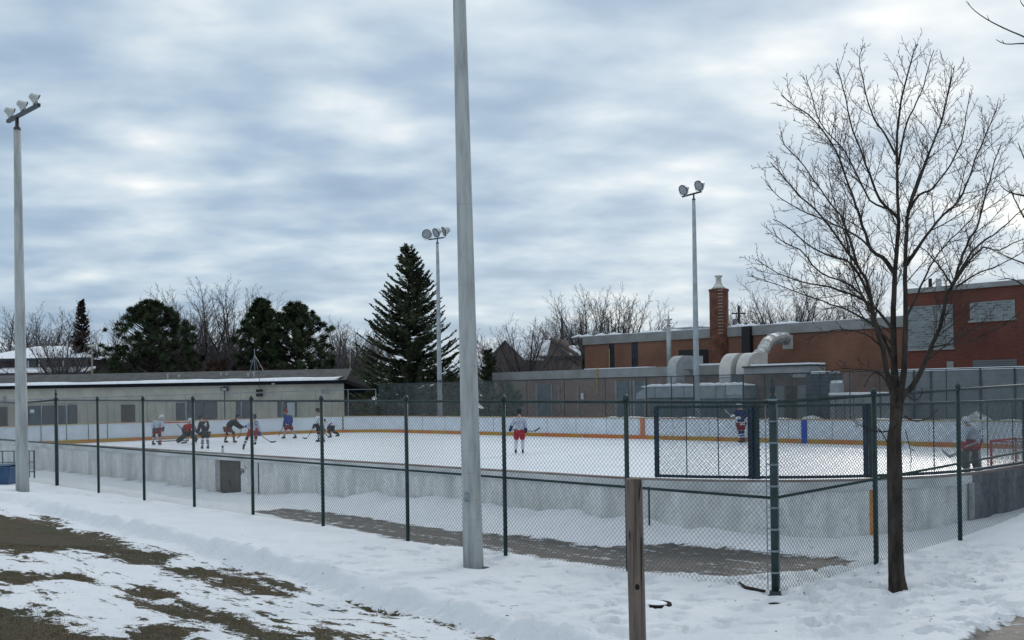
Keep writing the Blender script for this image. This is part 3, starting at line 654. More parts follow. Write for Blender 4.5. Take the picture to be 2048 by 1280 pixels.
m = MB(); a1, a2 = onb(1296, 800, 48.6).dot(U), onb(1388, 800, 48.6).dot(U); m.tube([P(a1, 48.58, 2.35), P(a2, 48.58, 2.35)], .03, 6); m.build('middle_rail', M['fence'], FF, True)
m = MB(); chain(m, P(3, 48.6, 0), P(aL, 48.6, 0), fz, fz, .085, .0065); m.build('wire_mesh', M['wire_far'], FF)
# ================================================================ flood light poles
def floodpole(base, ztop, r0, r1, label, material, lamps, bar_dir, bar_half, aims, lamp_r=.24, group='floodlight poles around the rink', band=None, lean=0.):
    """round tapered pole; crossbar through the top; lamps at signed distances along the bar, each aimed along a direction"""
    b = V(base); t = empty('light_pole', b, label, 'light pole', group)
    m = MB(); m.tube([b+Z*(-.15+ (ztop-b.z+.15)*k/10) + V((-lean*k/10,0,0)) for k in range(11)], [r0+(r1-r0)*k/10 for k in range(11)], 20); m.build('pole', material, t, True)
    top = V((b.x-lean, b.y, ztop))
    m = MB(); m.tube([top-Z*.05, top+Z*.02, top+Z*.06, top+Z*.32], [r1*1.05, r1*1.05, .05, .05], 10); m.build('pole_cap', M['dark'], t, True)
    d = V(bar_dir).normalized(); c = top+Z*.32
    m = MB(); bc = (min(lamps)+max(lamps))/2; m.cbox(c+d*bc, bar_half*2, .085, .085, d, d.cross(Z).normalized(), d.cross(d.cross(Z).normalized())); m.build('crossbar', M['dark'], t)
    for s, aim in zip(lamps, aims):
        q = c+d*s; aim = V(aim).normalized(); L = empty_part('floodlight', q, t)
        k = q+Z*lamp_r*1.35                                            # centre of the lamp
        m = MB(); R_ = lamp_r; m.lathe(k, [(R_*.25,-R_*1.15),(R_*.5,-R_*1.05),(R_*.62,-R_*.6),(R_*.8,-R_*.2),(R_,R_*.15),(R_*1.04,R_*.2),(R_*1.04,R_*.3),(R_*.9,R_*.31)], 20, aim); hd = m.build('reflector', M['lampmetal'], L, True)
        m = MB(); m.lathe(k, [(R_*.9,R_*.27),(R_*.88,R_*.325)], 20, aim); m.build('lens', M['lens'], L)
        m = MB(); m.lathe(k, [(R_*1.06,R_*.16),(R_*1.09,R_*.33),(R_*.93,R_*.34),(R_*.93,R_*.2)], 20, aim); m.build('rim', M['dark'], L)
        side = aim.cross(Z).normalized(); m = MB()
        m.tube([k+side*R_*1.12, k+side*R_*1.12-Z*R_*.7, q+side*R_*.5, q-side*R_*.5, k-side*R_*1.12-Z*R_*.7, k-side*R_*1.12], .022, 5); m.build('bracket', M['lampmetal'], L)
    if band:
        m = MB(); z = band; rr = r0+(r1-r0)*(z-b.z)/(ztop-b.z); m.lathe(V((b.x,b.y,z)), [(rr+.015,-.05),(rr+.015,.05)], 16); m.build('band', M['dark'], t)
    return t
def empty_part(name, loc, parent):
    o = bpy.data.objects.new(name, None); C.objects.link(o); o.parent = parent
    q = V((0,0,0)); p = parent
    while p: q += p.location; p = p.parent
    o.location = V(loc)-q; return o
# thing > part > sub-part: the floodlight is an empty part that carries reflector, lens, rim and bracket
b = gpt(947, 1127); b.z = gh(b.x, b.y)
POLE = floodpole(b, 10.4, .153, .085, 'thick concrete pole rising out of frame, standing in snow in front of the green fence', M['concrete'], (-.7, 0, .7), U, .95, (W-Z*.6, W+U*.2-Z*.6, W-U*.2-Z*.6), lean=.10)
m = MB(); m.lathe(V((b.x,b.y,b.z)), [(.175,-.1),(.17,.015),(.158,.02)], 18); m.build('base_plate', M['dark'], POLE)
m = MB(); m.cbox(b+V((.19,-.02,.03)), .10, .10, .07); m.build('anchor_bolt', M['dark'], POLE)
m = MB(); m.cbox(V((b.x-.075, b.y-.118, 1.27)), .075, .05, .13); m.cbox(V((b.x-.075, b.y-.145, 1.27)), .05, .012, .10); m.build('hand_hole_cover', M['galv'], POLE)
for z, t_ in ((.62,0),(.93,0),(1.22,0),(1.62,0),(1.95,0),(3.2,0),(4.4,0),(5.6,0)):
    rr = .153+(.085-.153)*(z-b.z+.15)/(10.4-b.z+.15); xx = b.x-.10*(z-b.z+.15)/(10.4-b.z+.15); m = MB(); m.lathe(V((xx,b.y,z)), [(rr+.0005,-.003),(rr+.0018,0),(rr+.0005,.003)], 20); m.build('cast_ring', mat('cast_ring', (.30,.315,.31), .8, .2, 8., 0) if z == .62 else bpy.data.materials['cast_ring'], POLE, True)
b = at(44, 980, 28.0); b.z = gh(b.x, b.y)
b.x = at(44, 900, 28.0).x
floodpole(b, 10.0, .170, .088, 'concrete floodlight pole at the far left with lamps seen from behind', M['concrete'], (-.45, .45, 1.3), -U, 1.1, (W-Z*.45, W-Z*.5, W-U*.1-Z*.55), lamp_r=.145, lean=.0)
def farpole(px, top, w0, w1): 
    p = onb(px, 830, 49.7); p.z = .05; d = p.y
    zt = at(px, top, d).z; return p, zt, w0/2*d/F, w1/2*d/F
p, zt, r0, r1 = farpole(880, 476, 11, 6)
back = -W
floodpole(p, zt-.35, r0, r1, 'pale painted steel pole with three round floodlights beside the tall spruce', M['steelpole'], (-1.0, -.05, .75), U*-1+W*.12, .72, (V((-.15,-1,-.4)), V((-.75,-.6,-.5)), V((-1.,-.35,-.45))), lamp_r=.33, band=at(880, 762, p.y).z)
p, zt, r0, r1 = farpole(1394, 388, 14, 7)
floodpole(p, zt-.3, r0, r1, 'pale painted steel pole with two round floodlights in front of the brick school', M['steelpole'], (-.62, .38), U*-1+W*.15+Z*.12, .62, (V((-.85,-.65,-.55)), V((-.85,-.65,-.5))), lamp_r=.285)
# ================================================================ wooden post
d = 7.4; b = at(1273, 1200, d); zt = at(1273, 957, d).z
wp = empty('wooden_post', V((b.x, b.y, gh(b.x, b.y))), 'square weathered wooden post in the near snow to the right of the concrete pole', 'post')
m = MB(); w_ = .056; N = 26; prof = []
for k in range(N):                                                   # slightly rounded square section
    t = 2*math.pi*k/N+math.radians(12); c, s = math.cos(t), math.sin(t); q = 1/max(abs(c), abs(s)); q = min(q, 1.14); prof.append((c*w_*q, s*w_*q))
zb = gh(b.x, b.y)-.2; zs = [zb, zb+.4, zb+.8, zt-.35, zt-.02, zt]
ang = math.radians(-14)
for i, z in enumerate(zs):
    f = .95 if i == len(zs)-1 else 1.
    for x, y in prof: m.v.append((b.x-(z-zb)*.010+.012+(x*math.cos(ang)-y*math.sin(ang))*f, b.y+(x*math.sin(ang)+y*math.cos(ang))*f, z))
for i in range(len(zs)-1):
    for k in range(N): a = i*N+k; e = i*N+(k+1)%N; m.f.append((a, e, e+N, a+N))
m.f.append(tuple(range((len(zs)-1)*N, len(zs)*N))); m.build('post', M['wood'], wp)
blk = mat('split_dark', (.015,.012,.010), .95, .1, 5., 0)
def crack(pts, wd):
    m = MB(); ps = [at(px, py, d-w_*1.0-.004) for px, py in pts]
    for i in range(len(ps)-1):
        a_ = wd*math.sin(math.pi*(i+.3)/(len(ps)-.4)); b_ = wd*math.sin(math.pi*(i+1.3)/(len(ps)-.4)) if i < len(ps)-2 else .0004
        m.add([ps[i]+V((-a_,0,0)), ps[i]+V((a_,0,0)), ps[i+1]+V((b_,0,0)), ps[i+1]+V((-b_,0,0)), ps[i]+V((0,.012,0)), ps[i+1]+V((0,.012,0))], [(0,1,2,3),(1,4,5,2),(0,3,5,4)])
    m.build('crack', blk, wp)
crack([(1281,960),(1281,972),(1279,985),(1278,998),(1277,1006)], .004); crack([(1259,1062),(1259,1072),(1258,1083)], .004); crack([(1284,1075),(1284,1110),(1283,1150),(1284,1170)], .0025)
m = MB(); k_ = at(1275, 1174, d-w_*1.02); m.ball(k_, .018, .006, .022, 10, 6); m.build('knot', blk, wp, True)
# ================================================================ round cover and buried hose in the snow
p = gpt(1316, 1213); p.z = gh(p.x, p.y)+.03; pc = empty('drain_cover', p, 'dark round cover half buried in snow right of the wooden post', 'drain cover')
m = MB(); m.lathe(p, [(.155,-.07),(.16,.004),(.15,.014),(.145,.004)], 26); m.build('rim', blk, pc, True)
m = MB(); m.lathe(p+V((-.035,.01,-.004)), [(.15,-.06),(.142,.012),(.11,.024),(.03,.03)], 26); m.build('snow_cap', M['snow'], pc, True)
p = gpt(1549, 1209); p.z = gh(p.x, p.y); m = MB(); m.ball(p+Z*.005, .075, .03, .012, 14, 6); tag(m.build('stone', blk, None, True, p), 'small dark flat stone in the snow just in front of the corner fence post', 'stone')
ps = [gpt(x, y) for x, y in ((1478,1174),(1492,1181),(1506,1184),(1520,1185),(1530,1184))]; ps = [V((q.x,q.y,gh(q.x,q.y)+.012)) for q in ps]
m = MB(); m.tube(ps, [.012,.026,.028,.026,.014], 8); tag(m.build('log', M['bark'], None, True, ps[0]), 'dark log lying in the snow at the foot of the corner fence post', 'log')
p = gpt(1605, 1181); p.z = gh(p.x,p.y); m = MB(); m.ball(p, .03, .02, .012, 10, 6); tag(m.build('stone', blk, None, True, p), 'tiny dark stone in the snow right of the corner fence post', 'stone')
# ================================================================ blue bin and pipe rack at the far left
d = 30.5; p = at(-5, 955, d); p.z = gh(p.x, p.y)-.02
bn = empty('plastic_bin', p, 'blue plastic bin in the snow at the left edge behind the concrete pole', 'bin')
m = MB(); hw = .55; zt = 3-.55
vs = []
for z, s in ((0, .86), (.5, 1.)):
    for x, y in ((-1,-1),(1,-1),(1,1),(-1,1)): vs.append(p+V((x*hw*s, y*.4*s, z)))
m.add(vs, [(0,1,5,4),(1,2,6,5),(2,3,7,6),(3,0,4,7),(3,2,1,0)]); m.build('bin_body', M['blue_bin'], bn)
m = MB(); m.tube([p+V((x*hw, y*.4, .5)) for x, y in ((-1,-1),(1,-1),(1,1),(-1,1),(-1,-1))], .03, 6); m.add([p+V((x*hw*.98, y*.4*.98, .505+dz)) for x, y, dz in ((-1,-1,0),(1,-1,.05),(1,1,.08),(-1,1,.03))], [(0,1,2,3)]); m.build('lid', M['blue_bin'], bn)
d = 33.; rk = empty('pipe_rack', at(15, 950, d).xyz*1, 'grey pipe frame standing against the boards behind the blue bin', 'rack'); rk.location.z = .3
for px in (5, 28, 58, 68):
    q = at(px, 900, d); m = MB(); m.tube([V((q.x,q.y,.25)), V((q.x,q.y,1.22))], .025, 6); m.build('upright', M['fence'] if px == 68 else M['galv'], rk)
for z in (.55, .85, 1.2):
    m = MB(); q0, q1 = at(-12, 900, d), at(69, 900, d); m.tube([V((q0.x,q0.y,z)), V((q1.x,q1.y,z))], .02, 6); m.build('crosspipe', M['galv'], rk)
# ================================================================ beige building behind the end boards
PR, PL = colx(688, 0, 86), colx(-130, 0, 93.5); E = (PL-PR).normalized(); NB = V((-E.y, E.x, 0)); NB = NB if NB.y > 0 else -NB
BL = (PL-PR).length
bg = empty('rink_building', PR, 'long low beige changing room building with a dark roof and snow along its eave', 'building')
def onwall(px, off=0.):
    r = ray(px, 790); o = PR-NB*off; t = (o-EYE).dot(NB)/r.dot(NB); q = EYE+r*t; return (q-PR).dot(E)
m = MB(); m.box(PR+Z*-.1, E*BL, NB*4.6, Z*3.9); m.build('wall', M['beige'], bg)
ZE = 3.72
m = MB(); m.box(PR+E*-.35+NB*-.35+Z*(ZE+.02), E*(BL+.7), NB*.4, Z*.30); m.build('fascia', M['fascia'], bg)
m = MB(); zr = 5.05; e0 = PR+E*-.35+NB*-.38+Z*(ZE+.30); e1 = e0+E*(BL+.7)
rg0 = PR+E*.7+NB*4+Z*zr; rg1 = PR+E*(BL-1)+NB*4+Z*zr; bk0 = PR+E*-.45+NB*5.6+Z*(ZE-.4); bk1 = bk0+E*(BL+.7)
m.add([e0, e1, rg1, rg0, bk0, bk1], [(0,1,2,3),(3,2,5,4)]); rf = m.build('roof', M['roofgrey'], bg)
m = MB(); m.add([e0+Z*.02, e0+Z*-.28, bk0+Z*-.3, bk0, rg0+Z*.02], [(0,1,2,3),(0,3,4)]); m.box(PR-E*.02, E*-.06, NB*4.6, Z*ZE); m.build('dark_gable_end', M['fascia'], bg)  # hip end and a panel darkening the beige side wall, in fascia black
m = MB(); n_ = 60; vs = []; R.seed(21)                               # snow along the eave
for k in range(n_+1):
    q = e0.lerp(e1, k/n_) + (E*.8 if k == 0 else V((0,0,0))); dz = .30+.22*fbm(np.array(k*1.), np.array(3.), .22, 3); dz = max(.1, float(dz)); up = (rg0-e0-E*1.3).normalized()
    vs += [q+NB*.02+Z*.01, q+NB*.06+Z*.16, q+up*(dz*2.4)+Z*.12, q+up*(dz*3.2)+Z*.0]
fs = []
for k in range(n_):
    for j in range(3): a = k*4+j; fs.append((a, a+1, a+5, a+4))
m.add(vs, fs); m.build('eave_snow', M['snow'], bg, True)
def wbox(px0, px1, z0, z1, th, name, mt, par=bg, off=0.):
    s0, s1 = sorted((onwall(px0), onwall(px1))); m = MB(); m.box(PR+E*s0-NB*(th+off)+Z*z0, E*(s1-s0), NB*(th), Z*(z1-z0)); return m.build(name, mt, par)
def framed(px0, px1, z0, z1, name, mt, n=1, sign=False):
    f = wbox(px0, px1, z0, z1, .06, name, mt)
    s0, s1 = sorted((onwall(px0), onwall(px1))); m = MB(); c = .07
    for s in [s0-c]+[s0+(s1-s0)*k/n-c/2 for k in range(1, n)]+[s1]: m.box(PR+E*s-NB*.1+Z*z0, E*c, NB*.1, Z*(z1-z0))
    m.box(PR+E*(s0-c)-NB*.1+Z*z1, E*(s1-s0+2*c), NB*.1, Z*c); m.build('frame', M['doorblue'], f)
    return f
framed(-30, 13, .1, 2.15, 'door', M['brown'], 2)
d_ = framed(58, 80, .1, 2.2, 'door', M['doorblue']); sgn = wbox(61, 69, 1.65, 1.95, .02, 'notice', M['white'], d_, .07)
framed(85, 131, .2, 2.2, 'window', M['glass'], 2); framed(137, 152, .2, 2.25, 'window', M['glass'])
framed(244, 268, .1, 2.2, 'door', M['brown'])
framed(354, 370, .2, 2.3, 'window', M['glass']); framed(376, 403, .2, 2.45, 'window', M['glass']); framed(407, 432, .2, 2.4, 'window', M['glass'])
framed(474, 484, .2, 2.35, 'window', M['glass']); framed(487, 498, .2, 2.35, 'window', M['glass'])
framed(557, 566, .1, 2.35, 'door', M['doorblue']); framed(571, 592, .1, 2.35, 'window', M['glass']); wbox(575, 590, .5, 2.25, .03, 'poster', mat('pale_sheet', (.33,.38,.40), .6, .1, 2., 0), bg, .07)
wbox(643, 658, 2.95, 3.3, .05, 'vent', M['parapet']); wbox(6, 11, 2.6, 3.1, .1, 'vent', M['parapet'])
m = MB()
for px in (175, 196, 216, 229, 279, 294, 312, 333, 345, 442, 462, 512, 522, 538, 600, 619, 636, 664, 676): s = onwall(px); m.box(PR+E*s-NB*.015+Z*.1, E*.035, NB*.015, Z*2.3)
m.build('panel_joint', mat('joint', (.20,.20,.18), .8, .1, 3., 0), bg)
m = MB(); m.box(PR+E*0-NB*.02+Z*2.42, E*BL, NB*.02, Z*.04); m.build('panel_joint', mat('joint2', (.25,.25,.22), .8, .1, 3., 0), bg)
def roofz(px, py, k): q = onwall(px); return PR+E*q+NB*k
for px, k, hh_ in ((318, 1.5, .5), (340, 1.6, .35), (418, 2.2, .4), (430, 2.2, .3), (480, 1.6, .4), (492, 1.6, .5)):
    q = roofz(px, 0, k); z0 = ZE+.3+k*.16; m = MB(); m.tube([q+Z*z0, q+Z*(z0+hh_)], .06, 8); m.tube([q+Z*(z0+hh_), q+Z*(z0+hh_+.1)], .11, 8); m.build('roof_vent', M['lampmetal'], rf)
q = roofz(458, 0, 5.); zb = ZE+.3+5*.16; tp = at(458, 698, (q.y)).z
at_o = empty('antenna', q+Z*zb, 'grey tripod antenna mast on the beige building roof', 'antenna')
m = MB(); m.tube([q+Z*zb, q+Z*(tp)], .035, 6); m.build('mast', M['galv'], at_o)
for dx, dy in ((-.42, -.3), (.95, -.3), (.2, .6)):
    m = MB(); m.tube([q+V((dx, dy, 0))*1.0+Z*zb, q+Z*(tp-.55)], .025, 6); m.build('leg', M['galv'], at_o)
def walllamp(px, py, sz, name, label, mast=None, lab2='lamp'):
    s = onwall(px); q = PR+E*s-NB*.35; d = q.y; z = at(px, py, d).z; q = V((q.x, q.y, z)); o = empty(name, q, label, lab2)
    m = MB(); m.cbox(q, sz, .25, sz*.55); m.build('housing', M['blackplastic'], o)
    m = MB(); m.cbox(q+V((0,-.14,-.03)), sz*.7, .03, sz*.35); m.build('lens', M['lens'], o)
    m = MB(); m.tube([q+NB*.1, q+NB*.36], .03, 5); m.build('bracket', M['dark'], o)
    if mast: zb = at(px, mast, d).z; m = MB(); m.tube([q+Z*.25, V((q.x,q.y,zb))], .045, 6); m.build('mast', M['dark'], o)
walllamp(453, 778, .58, 'floodlight', 'black floodlight on a dark mast left of the scoreboard on the beige wall', 840)
walllamp(551, 767, .34, 'floodlight', 'small dark floodlight under the eave near the right end of the beige building')
s = onwall(523); q = PR+E*s-NB*.4; d = q.y; o = empty('loudspeaker', V((q.x,q.y,at(523,785,d).z)), 'two stacked black loudspeaker boxes hanging from the beige building', 'loudspeaker')
for py, hh_ in ((782, .28), (790, .26)):
    q2 = V((q.x,q.y,at(523,py,d).z)); m = MB(); m.cbox(q2, .5, .3, hh_); m.cbox(q2+V((0,-.16,0)), .38, .02, hh_*.6); m.build('speaker_box', M['blackplastic'], o)
m = MB(); m.tube([V((q.x,q.y,at(523,778,d).z)), V((q.x,q.y,at(523,742,d).z))], .02, 5); m.build('bracket', M['dark'], o)
# ================================================================ houses far behind
def gable_house(o, ex, ey, w, dp, ez, rz, label, wallm, gables=('front',), snow=True, over=.4):
    """o = front left corner; gable faces the front"""
    t = empty('house', o, label, 'house'); o = V(o)
    m = MB(); m.box(o, ex*w, ey*dp, Z*ez); m.add([o+Z*ez, o+ex*w+Z*ez, o+ex*w/2+Z*rz], [(0,1,2)]); m.add([o+ey*dp+Z*ez, o+ey*dp+ex*w+Z*ez, o+ey*dp+ex*w/2+Z*rz], [(0,1,2)]); m.build('wall', wallm, t)
    m = MB(); sl_ = (rz-ez)/(w/2)
    for sgn in (0, 1):
        a = o+ex*(-over if sgn == 0 else w+over)+Z*(ez-over*sl_)-ey*over; c = o+ex*w/2+Z*rz-ey*over
        th = Z*.16; m.add([a, c, c+ey*(dp+2*over), a+ey*(dp+2*over), a+th, c+th, c+ey*(dp+2*over)+th, a+ey*(dp+2*over)+th], [(0,1,2,3),(4,5,6,7),(0,1,5,4),(1,2,6,5),(2,3,7,6),(3,0,4,7)])
    rf = m.build('roof', M['roofgrey'], t)
    if snow:
        m = MB(); m.box(o+ex*w/2+Z*(rz+.17)-ey*over, (ex*(w/2+over)+Z*(-(rz-ez)-over*sl_)), ey*(dp+2*over), Z*.12); m.build('roof_snow', M['snow'], rf)
    for k in (.3, .7):
        m = MB(); q = o+ex*w*k-ey*.03+Z*(ez*.55); m.cbox(q, .9, .06, 1.2, ex, ey); wn = m.build('window', M['glass'], t)
        m = MB(); 
        for sx in (-.5, 0, .5): m.cbox(q+ex*sx*.95-ey*.04, .07, .04, 1.3, ex, ey)
        for sz in (-.65, .65): m.cbox(q+Z*sz-ey*.04, 1.0, .04, .07, ex, ey)
        m.build('frame', M['white'], wn)
    return t
HB_ = mat('house_brown', (.12,.10,.092), .85, .2, 1., .1)
d = 118; o = at(985, 800, d); o.z = 0; x1 = at(1050, 800, d).x
gable_house(o, V((.97,-.22,0)).normalized(), V((.72,.69,0)).normalized(), x1-o.x, 8, at(1018, 717, d).z, at(1015, 683, d).z, 'brown gabled house with a snowy roof just right of the concrete pole', HB_)
o = at(1050, 800, d+1); o.z = 0; m = MB(); x1 = at(1165, 800, d+1).x
hB = empty('house', o, 'brown row house with a snowy roof and dark gable left of the brick school', 'house')
ze, zr = at(1100, 713, d+1).z, at(1100, 690, d+1).z; Wd = x1-o.x
m.box(o, V((Wd,0,0)), V((0,9,0)), Z*ze); m.build('wall', HB_, hB)
m = MB(); m.add([o+Z*ze+V((-.2,-.4,0)), o+V((Wd,-.4,ze)), o+V((Wd,4.5,zr)), o+V((0,4.5,zr))], [(0,1,2,3)]); m.add([o+V((-.2,-.4,ze)), o+V((Wd,-.4,ze)), o+V((Wd,-.4,ze-.2)), o+V((-.2,-.4,ze-.2))], [(0,1,2,3)]); rfB = m.build('roof', M['roofgrey'], hB)
m = MB(); sl_ = V((0,4.9,zr-ze))
for x0, x1_, f0, f1 in ((.1, 2.7, .05, .95), (4.2, Wd-.1, .05, .97)): m.box(o+V((x0,-.4,ze+.02))+sl_*f0, V((x1_-x0,0,0)), sl_*(f1-f0), Z*.12)
m.build('roof_snow', M['snow'], rfB)
m = MB(); gx0, gx1, gp_ = at(1098, 720, d-1), at(1156, 720, d-1), at(1103, 676, d-1)
m.add([V((gx0.x-.2, o.y-.6, ze)), V((gx1.x-.8, o.y-.6, ze)), V((gp_.x, o.y-.6, gp_.z)), V((gp_.x+2.2, o.y+4, gp_.z))], [(0,1,2),(1,3,2)]); m.tube([V((gp_.x-.1, o.y-.8, gp_.z+.05)), V((gx1.x+.1, o.y-.8, ze+.05))], .22, 4); m.build('gable', HB_, hB)
m = MB()
for k in (.2, .45, .62, .85):
    m.cbox(o+V((Wd*k, -.04, ze*.62)), 1.0, .06, 1.2)
m.build('window', M['glass'], hB)
# snowy hip roofed house at the far left
d = 124; x0, x1 = at(-40, 800, d).x, at(178, 800, d).x; ze, zr = at(90, 716, d).z, at(90, 688, d).z; o = V((x0, d, 0)); Wd = x1-x0
hC = empty('house', o, 'dark two storey house under a broad snow covered hip roof at the far left', 'house')
hw_ = mat('house_wall_dark', (.055,.045,.048), .8, .2, .6, .05)
m = MB(); m.box(o, V((Wd,0,0)), V((0,10,0)), Z*ze); m.build('wall', hw_, hC)
m = MB(); a = [o+V((-.8,-.8,ze)), o+V((Wd+.8,-.8,ze)), o+V((Wd+.8,10.8,ze)), o+V((-.8,10.8,ze)), o+V((4.5,5,zr)), o+V((Wd-5,5,zr))]
m.add(a, [(0,1,5,4),(1,2,5),(2,3,4,5),(3,0,4)]); m.add([q-Z*.25 for q in a[:4]]+a[:4], [(0,1,5,4),(1,2,6,5),(2,3,7,6),(3,0,4,7)]); m.build('roof', M['snow'], hC)
m = MB(); m.box(o+V((-.8,-.84,ze-.3)), V((Wd+1.6,0,0)), V((0,.1,0)), Z*.26); m.build('gutter', M['dark'], hC)
for px in (66, 88, 136, 170):
    q = V((at(px, 800, d).x, d-.05, at(px, 727, d).z)); m = MB(); m.cbox(q, .9, .06, 1.4); wn = m.build('window', M['glass'], hC)
    m = MB(); m.cbox(q+V((-.45,-.05,0)), .16, .05, 1.5); m.build('frame', M['white'], wn)
m = MB(); q0, q1 = at(-10, 745, d-2), at(178, 745, d-2); m.box(V((q0.x, d-2.4, q0.z-.1)), V((q1.x-q0.x,0,0)), V((0,2.4,.5)), Z*.2); m.build('porch_roof', M['snow'], hC)
m = MB(); m.box(V((q0.x, d-2.3, 0)), V((q1.x-q0.x,0,0)), V((0,2.2,0)), Z*(q0.z-.12)); m.build('porch', hw_, hC)
# dark house glimpsed between and behind the pines
d = 150; x0, x1 = at(200, 800, d).x, at(470, 800, d).x; ze = at(300, 714, d).z; zr = at(300, 703, d).z; o = V((x0, d, 0)); hD = empty('house', o, 'dark low house glimpsed behind the two round pines', 'house')
m = MB(); m.box(o, V((x1-x0,0,0)), V((0,9,0)), Z*ze); m.build('wall', hw_, hD); m = MB(); m.add([o+V((-.5,-.5,ze)), o+V((x1-x0+.5,-.5,ze)), o+V((x1-x0,4,zr)), o+V((0,4,zr))], [(0,1,2,3)]); m.add([o+V((x1-x0+.5,-.5,ze)), o+V((x1-x0+.5,9,ze)), o+V((x1-x0,4,zr))],[(0,1,2)]); m.build('roof', mat('brown_roof', (.085,.065,.06), .9, .2, 1., .1), hD)
# ================================================================ brick school
B1, B2 = 66.0, 58.0
def A1(px, b): return onb(px, 740, b).dot(U)
def zat(px, py, b): return onb(px, py, b).z
sch = empty('school_building', P(A1(1500, B1), B1, 0), 'brown brick school with grey parapet and dark vertical window strips', 'building')
aL, aR = A1(1170, B1), A1(1826, B1); zT = 7.35; PH = .68
m = MB(); m.abox(aR, aL, B1, B1+26, -.1, zT-PH); m.build('wall', M['brick'], sch)
m = MB(); m.abox(aR-.0, aL+.12, B1-.12, B1+26.1, zT-PH, zT); m.build('parapet', M['parapet'], sch)
m = MB(); m.abox(aR, aL+.1, B1-.1, B1+1, zT+.002, zT+.05)
for _ in range(14): 
    a = R.uniform(aR+8, aL); m.tube([P(a, B1+.1, zT), P(a+.8, B1+.1, zT+R.uniform(.05,.16)), P(a+1.6, B1+.1, zT)], [.05,.12,.05], 6)
m.build('parapet_snow', M['snow'], sch, True)
for x0, x1 in ((1219, 1229), (1264, 1276)):
    m = MB(); m.abox(A1(x1, B1), A1(x0, B1), B1-.03, B1+.05, 3.4, zT-PH); m.build('window_strip', M['glass'], sch)
m = MB(); m.abox(A1(1507, B1), A1(1491, B1), B1-.45, B1+.0, 4.2, zT-.02); m.build('dark_flue', M['blackplastic'], sch)
# lower wing
aL2, aR2 = A1(988, B2), A1(1500, B2); z2 = 4.40
lw = empty('school_wing', P((aL2+aR2)/2, B2, 0), 'single storey brick wing with grey parapet in front of the school', 'building')
m = MB(); m.abox(aR2, aL2, B2, B1-.01, -.1, z2-.62); m.build('wall', M['brickbrown'], lw)
m = MB(); m.abox(aR2-.1, aL2+.1, B2-.12, B1-.02, z2-.62, z2); m.build('parapet', M['parapet'], lw)
m = MB(); m.abox(A1(1298, B2), A1(1170, B2), B2-.1, B2+.8, z2+.002, z2+.05); m.build('parapet_snow', M['snow'], lw); m = MB(); m.abox(A1(1500, B2), A1(1385, B2), B2-.1, B2+.9, z2+.002, z2+.11); m.build('parapet_snow', M['snow'], lw)
for x0, x1, zt in ((1073, 1104, 3.35), (1232, 1262, 3.4), (1268, 1290, 3.4)):
    m = MB(); m.abox(A1(x1, B2), A1(x0, B2), B2-.06, B2, 0, zt); dd = m.build('door', mat('steel_door', (.10,.125,.145), .55, .12, 1., .05), lw)
    m = MB(); m.abox(A1(x0, B2)-.1, A1(x0, B2)+.06, B2-.1, B2-.06, 0, zt+.1); m.abox(A1(x1, B2)-.06, A1(x1, B2)+.04, B2-.1, B2-.06, 0, zt+.1); m.build('frame', M['parapet'], dd)
for px, zt in ((1119, 3.2), (1157, 3.2), (1256, 3.0)):
    m = MB(); a = A1(px, B2); m.tube([P(a, B2-.12, 0), P(a, B2-.12, zt)], .05, 6); m.build('downpipe', M['parapet'], lw)
for px, z0, z1 in ((1193.5, 2.6, 4.5), (1219, 4.4, 6.2)):
    b_ = B2-.2 if z0 < 4 else B1-1.; m = MB(); a = A1(px, b_); m.tube([P(a, b_, z0), P(a, b_, z1)], .035, 6); m.build('gas_pipe', M['yellow'], lw)
m = MB(); m.cbox(P(A1(1168, B2), B2-.25, 2.45), .18, .2, .45); m.build('wall_light', M['white'], lw)
# chimney
Bc = B1-.9; ac0, ac1 = A1(1444, Bc), A1(1411, Bc); zc = zat(1429, 577, Bc)
ch = empty('chimney', P((ac0+ac1)/2, B1, 0), 'tall octagonal brick chimney with a pale metal cowl on the school', 'chimney')
rc = (ac1-ac0)/2*.98; cc = P((ac0+ac1)/2, B1-.1, 0)
chb = mat('chimney_brick', (.135,.058,.038), .85, .2, 2., .3)
m = MB(); m.lathe(cc, [(rc,4.35),(rc,zc-.18),(rc*1.07,zc-.16),(rc*1.07,zc),(rc*.9,zc+.02)], 8); m.build('stack', chb, ch)
m = MB(); m.lathe(cc, [(rc*.85,zc+.0),(rc*.55,zc+.22),(rc*.32,zc+.45),(rc*.27,zc+.85),(rc*.42,zc+.95),(rc*.42,zc+1.02),(rc*.2,zc+1.03)], 12); m.build('cowl', mat('cowl_metal', (.50,.50,.46), .5, .15, 5., .05), ch, True)
m = MB(); la = A1(1438, Bc-.6)
for k in range(14): z = 6.9+k*.24; m.tube([P(la+.18, Bc-.35, z), P(la-.18, Bc-.25, z)], .016, 4)
m.build('ladder_rungs', M['lampmetal'], ch)
# roof plant
m = MB(); o = P(A1(1376, B1+3), B1+3, zT); m.abox(A1(1414, B1+3), A1(1341, B1+3), B1+2, B1+5, zT+.05, zat(1376, 652, B1+3)-.15); rp = m.build('roof_plant', M['duct'], None, origin=o); tag(rp, 'flat grey plant box on the school roof left of the chimney', 'roof plant')
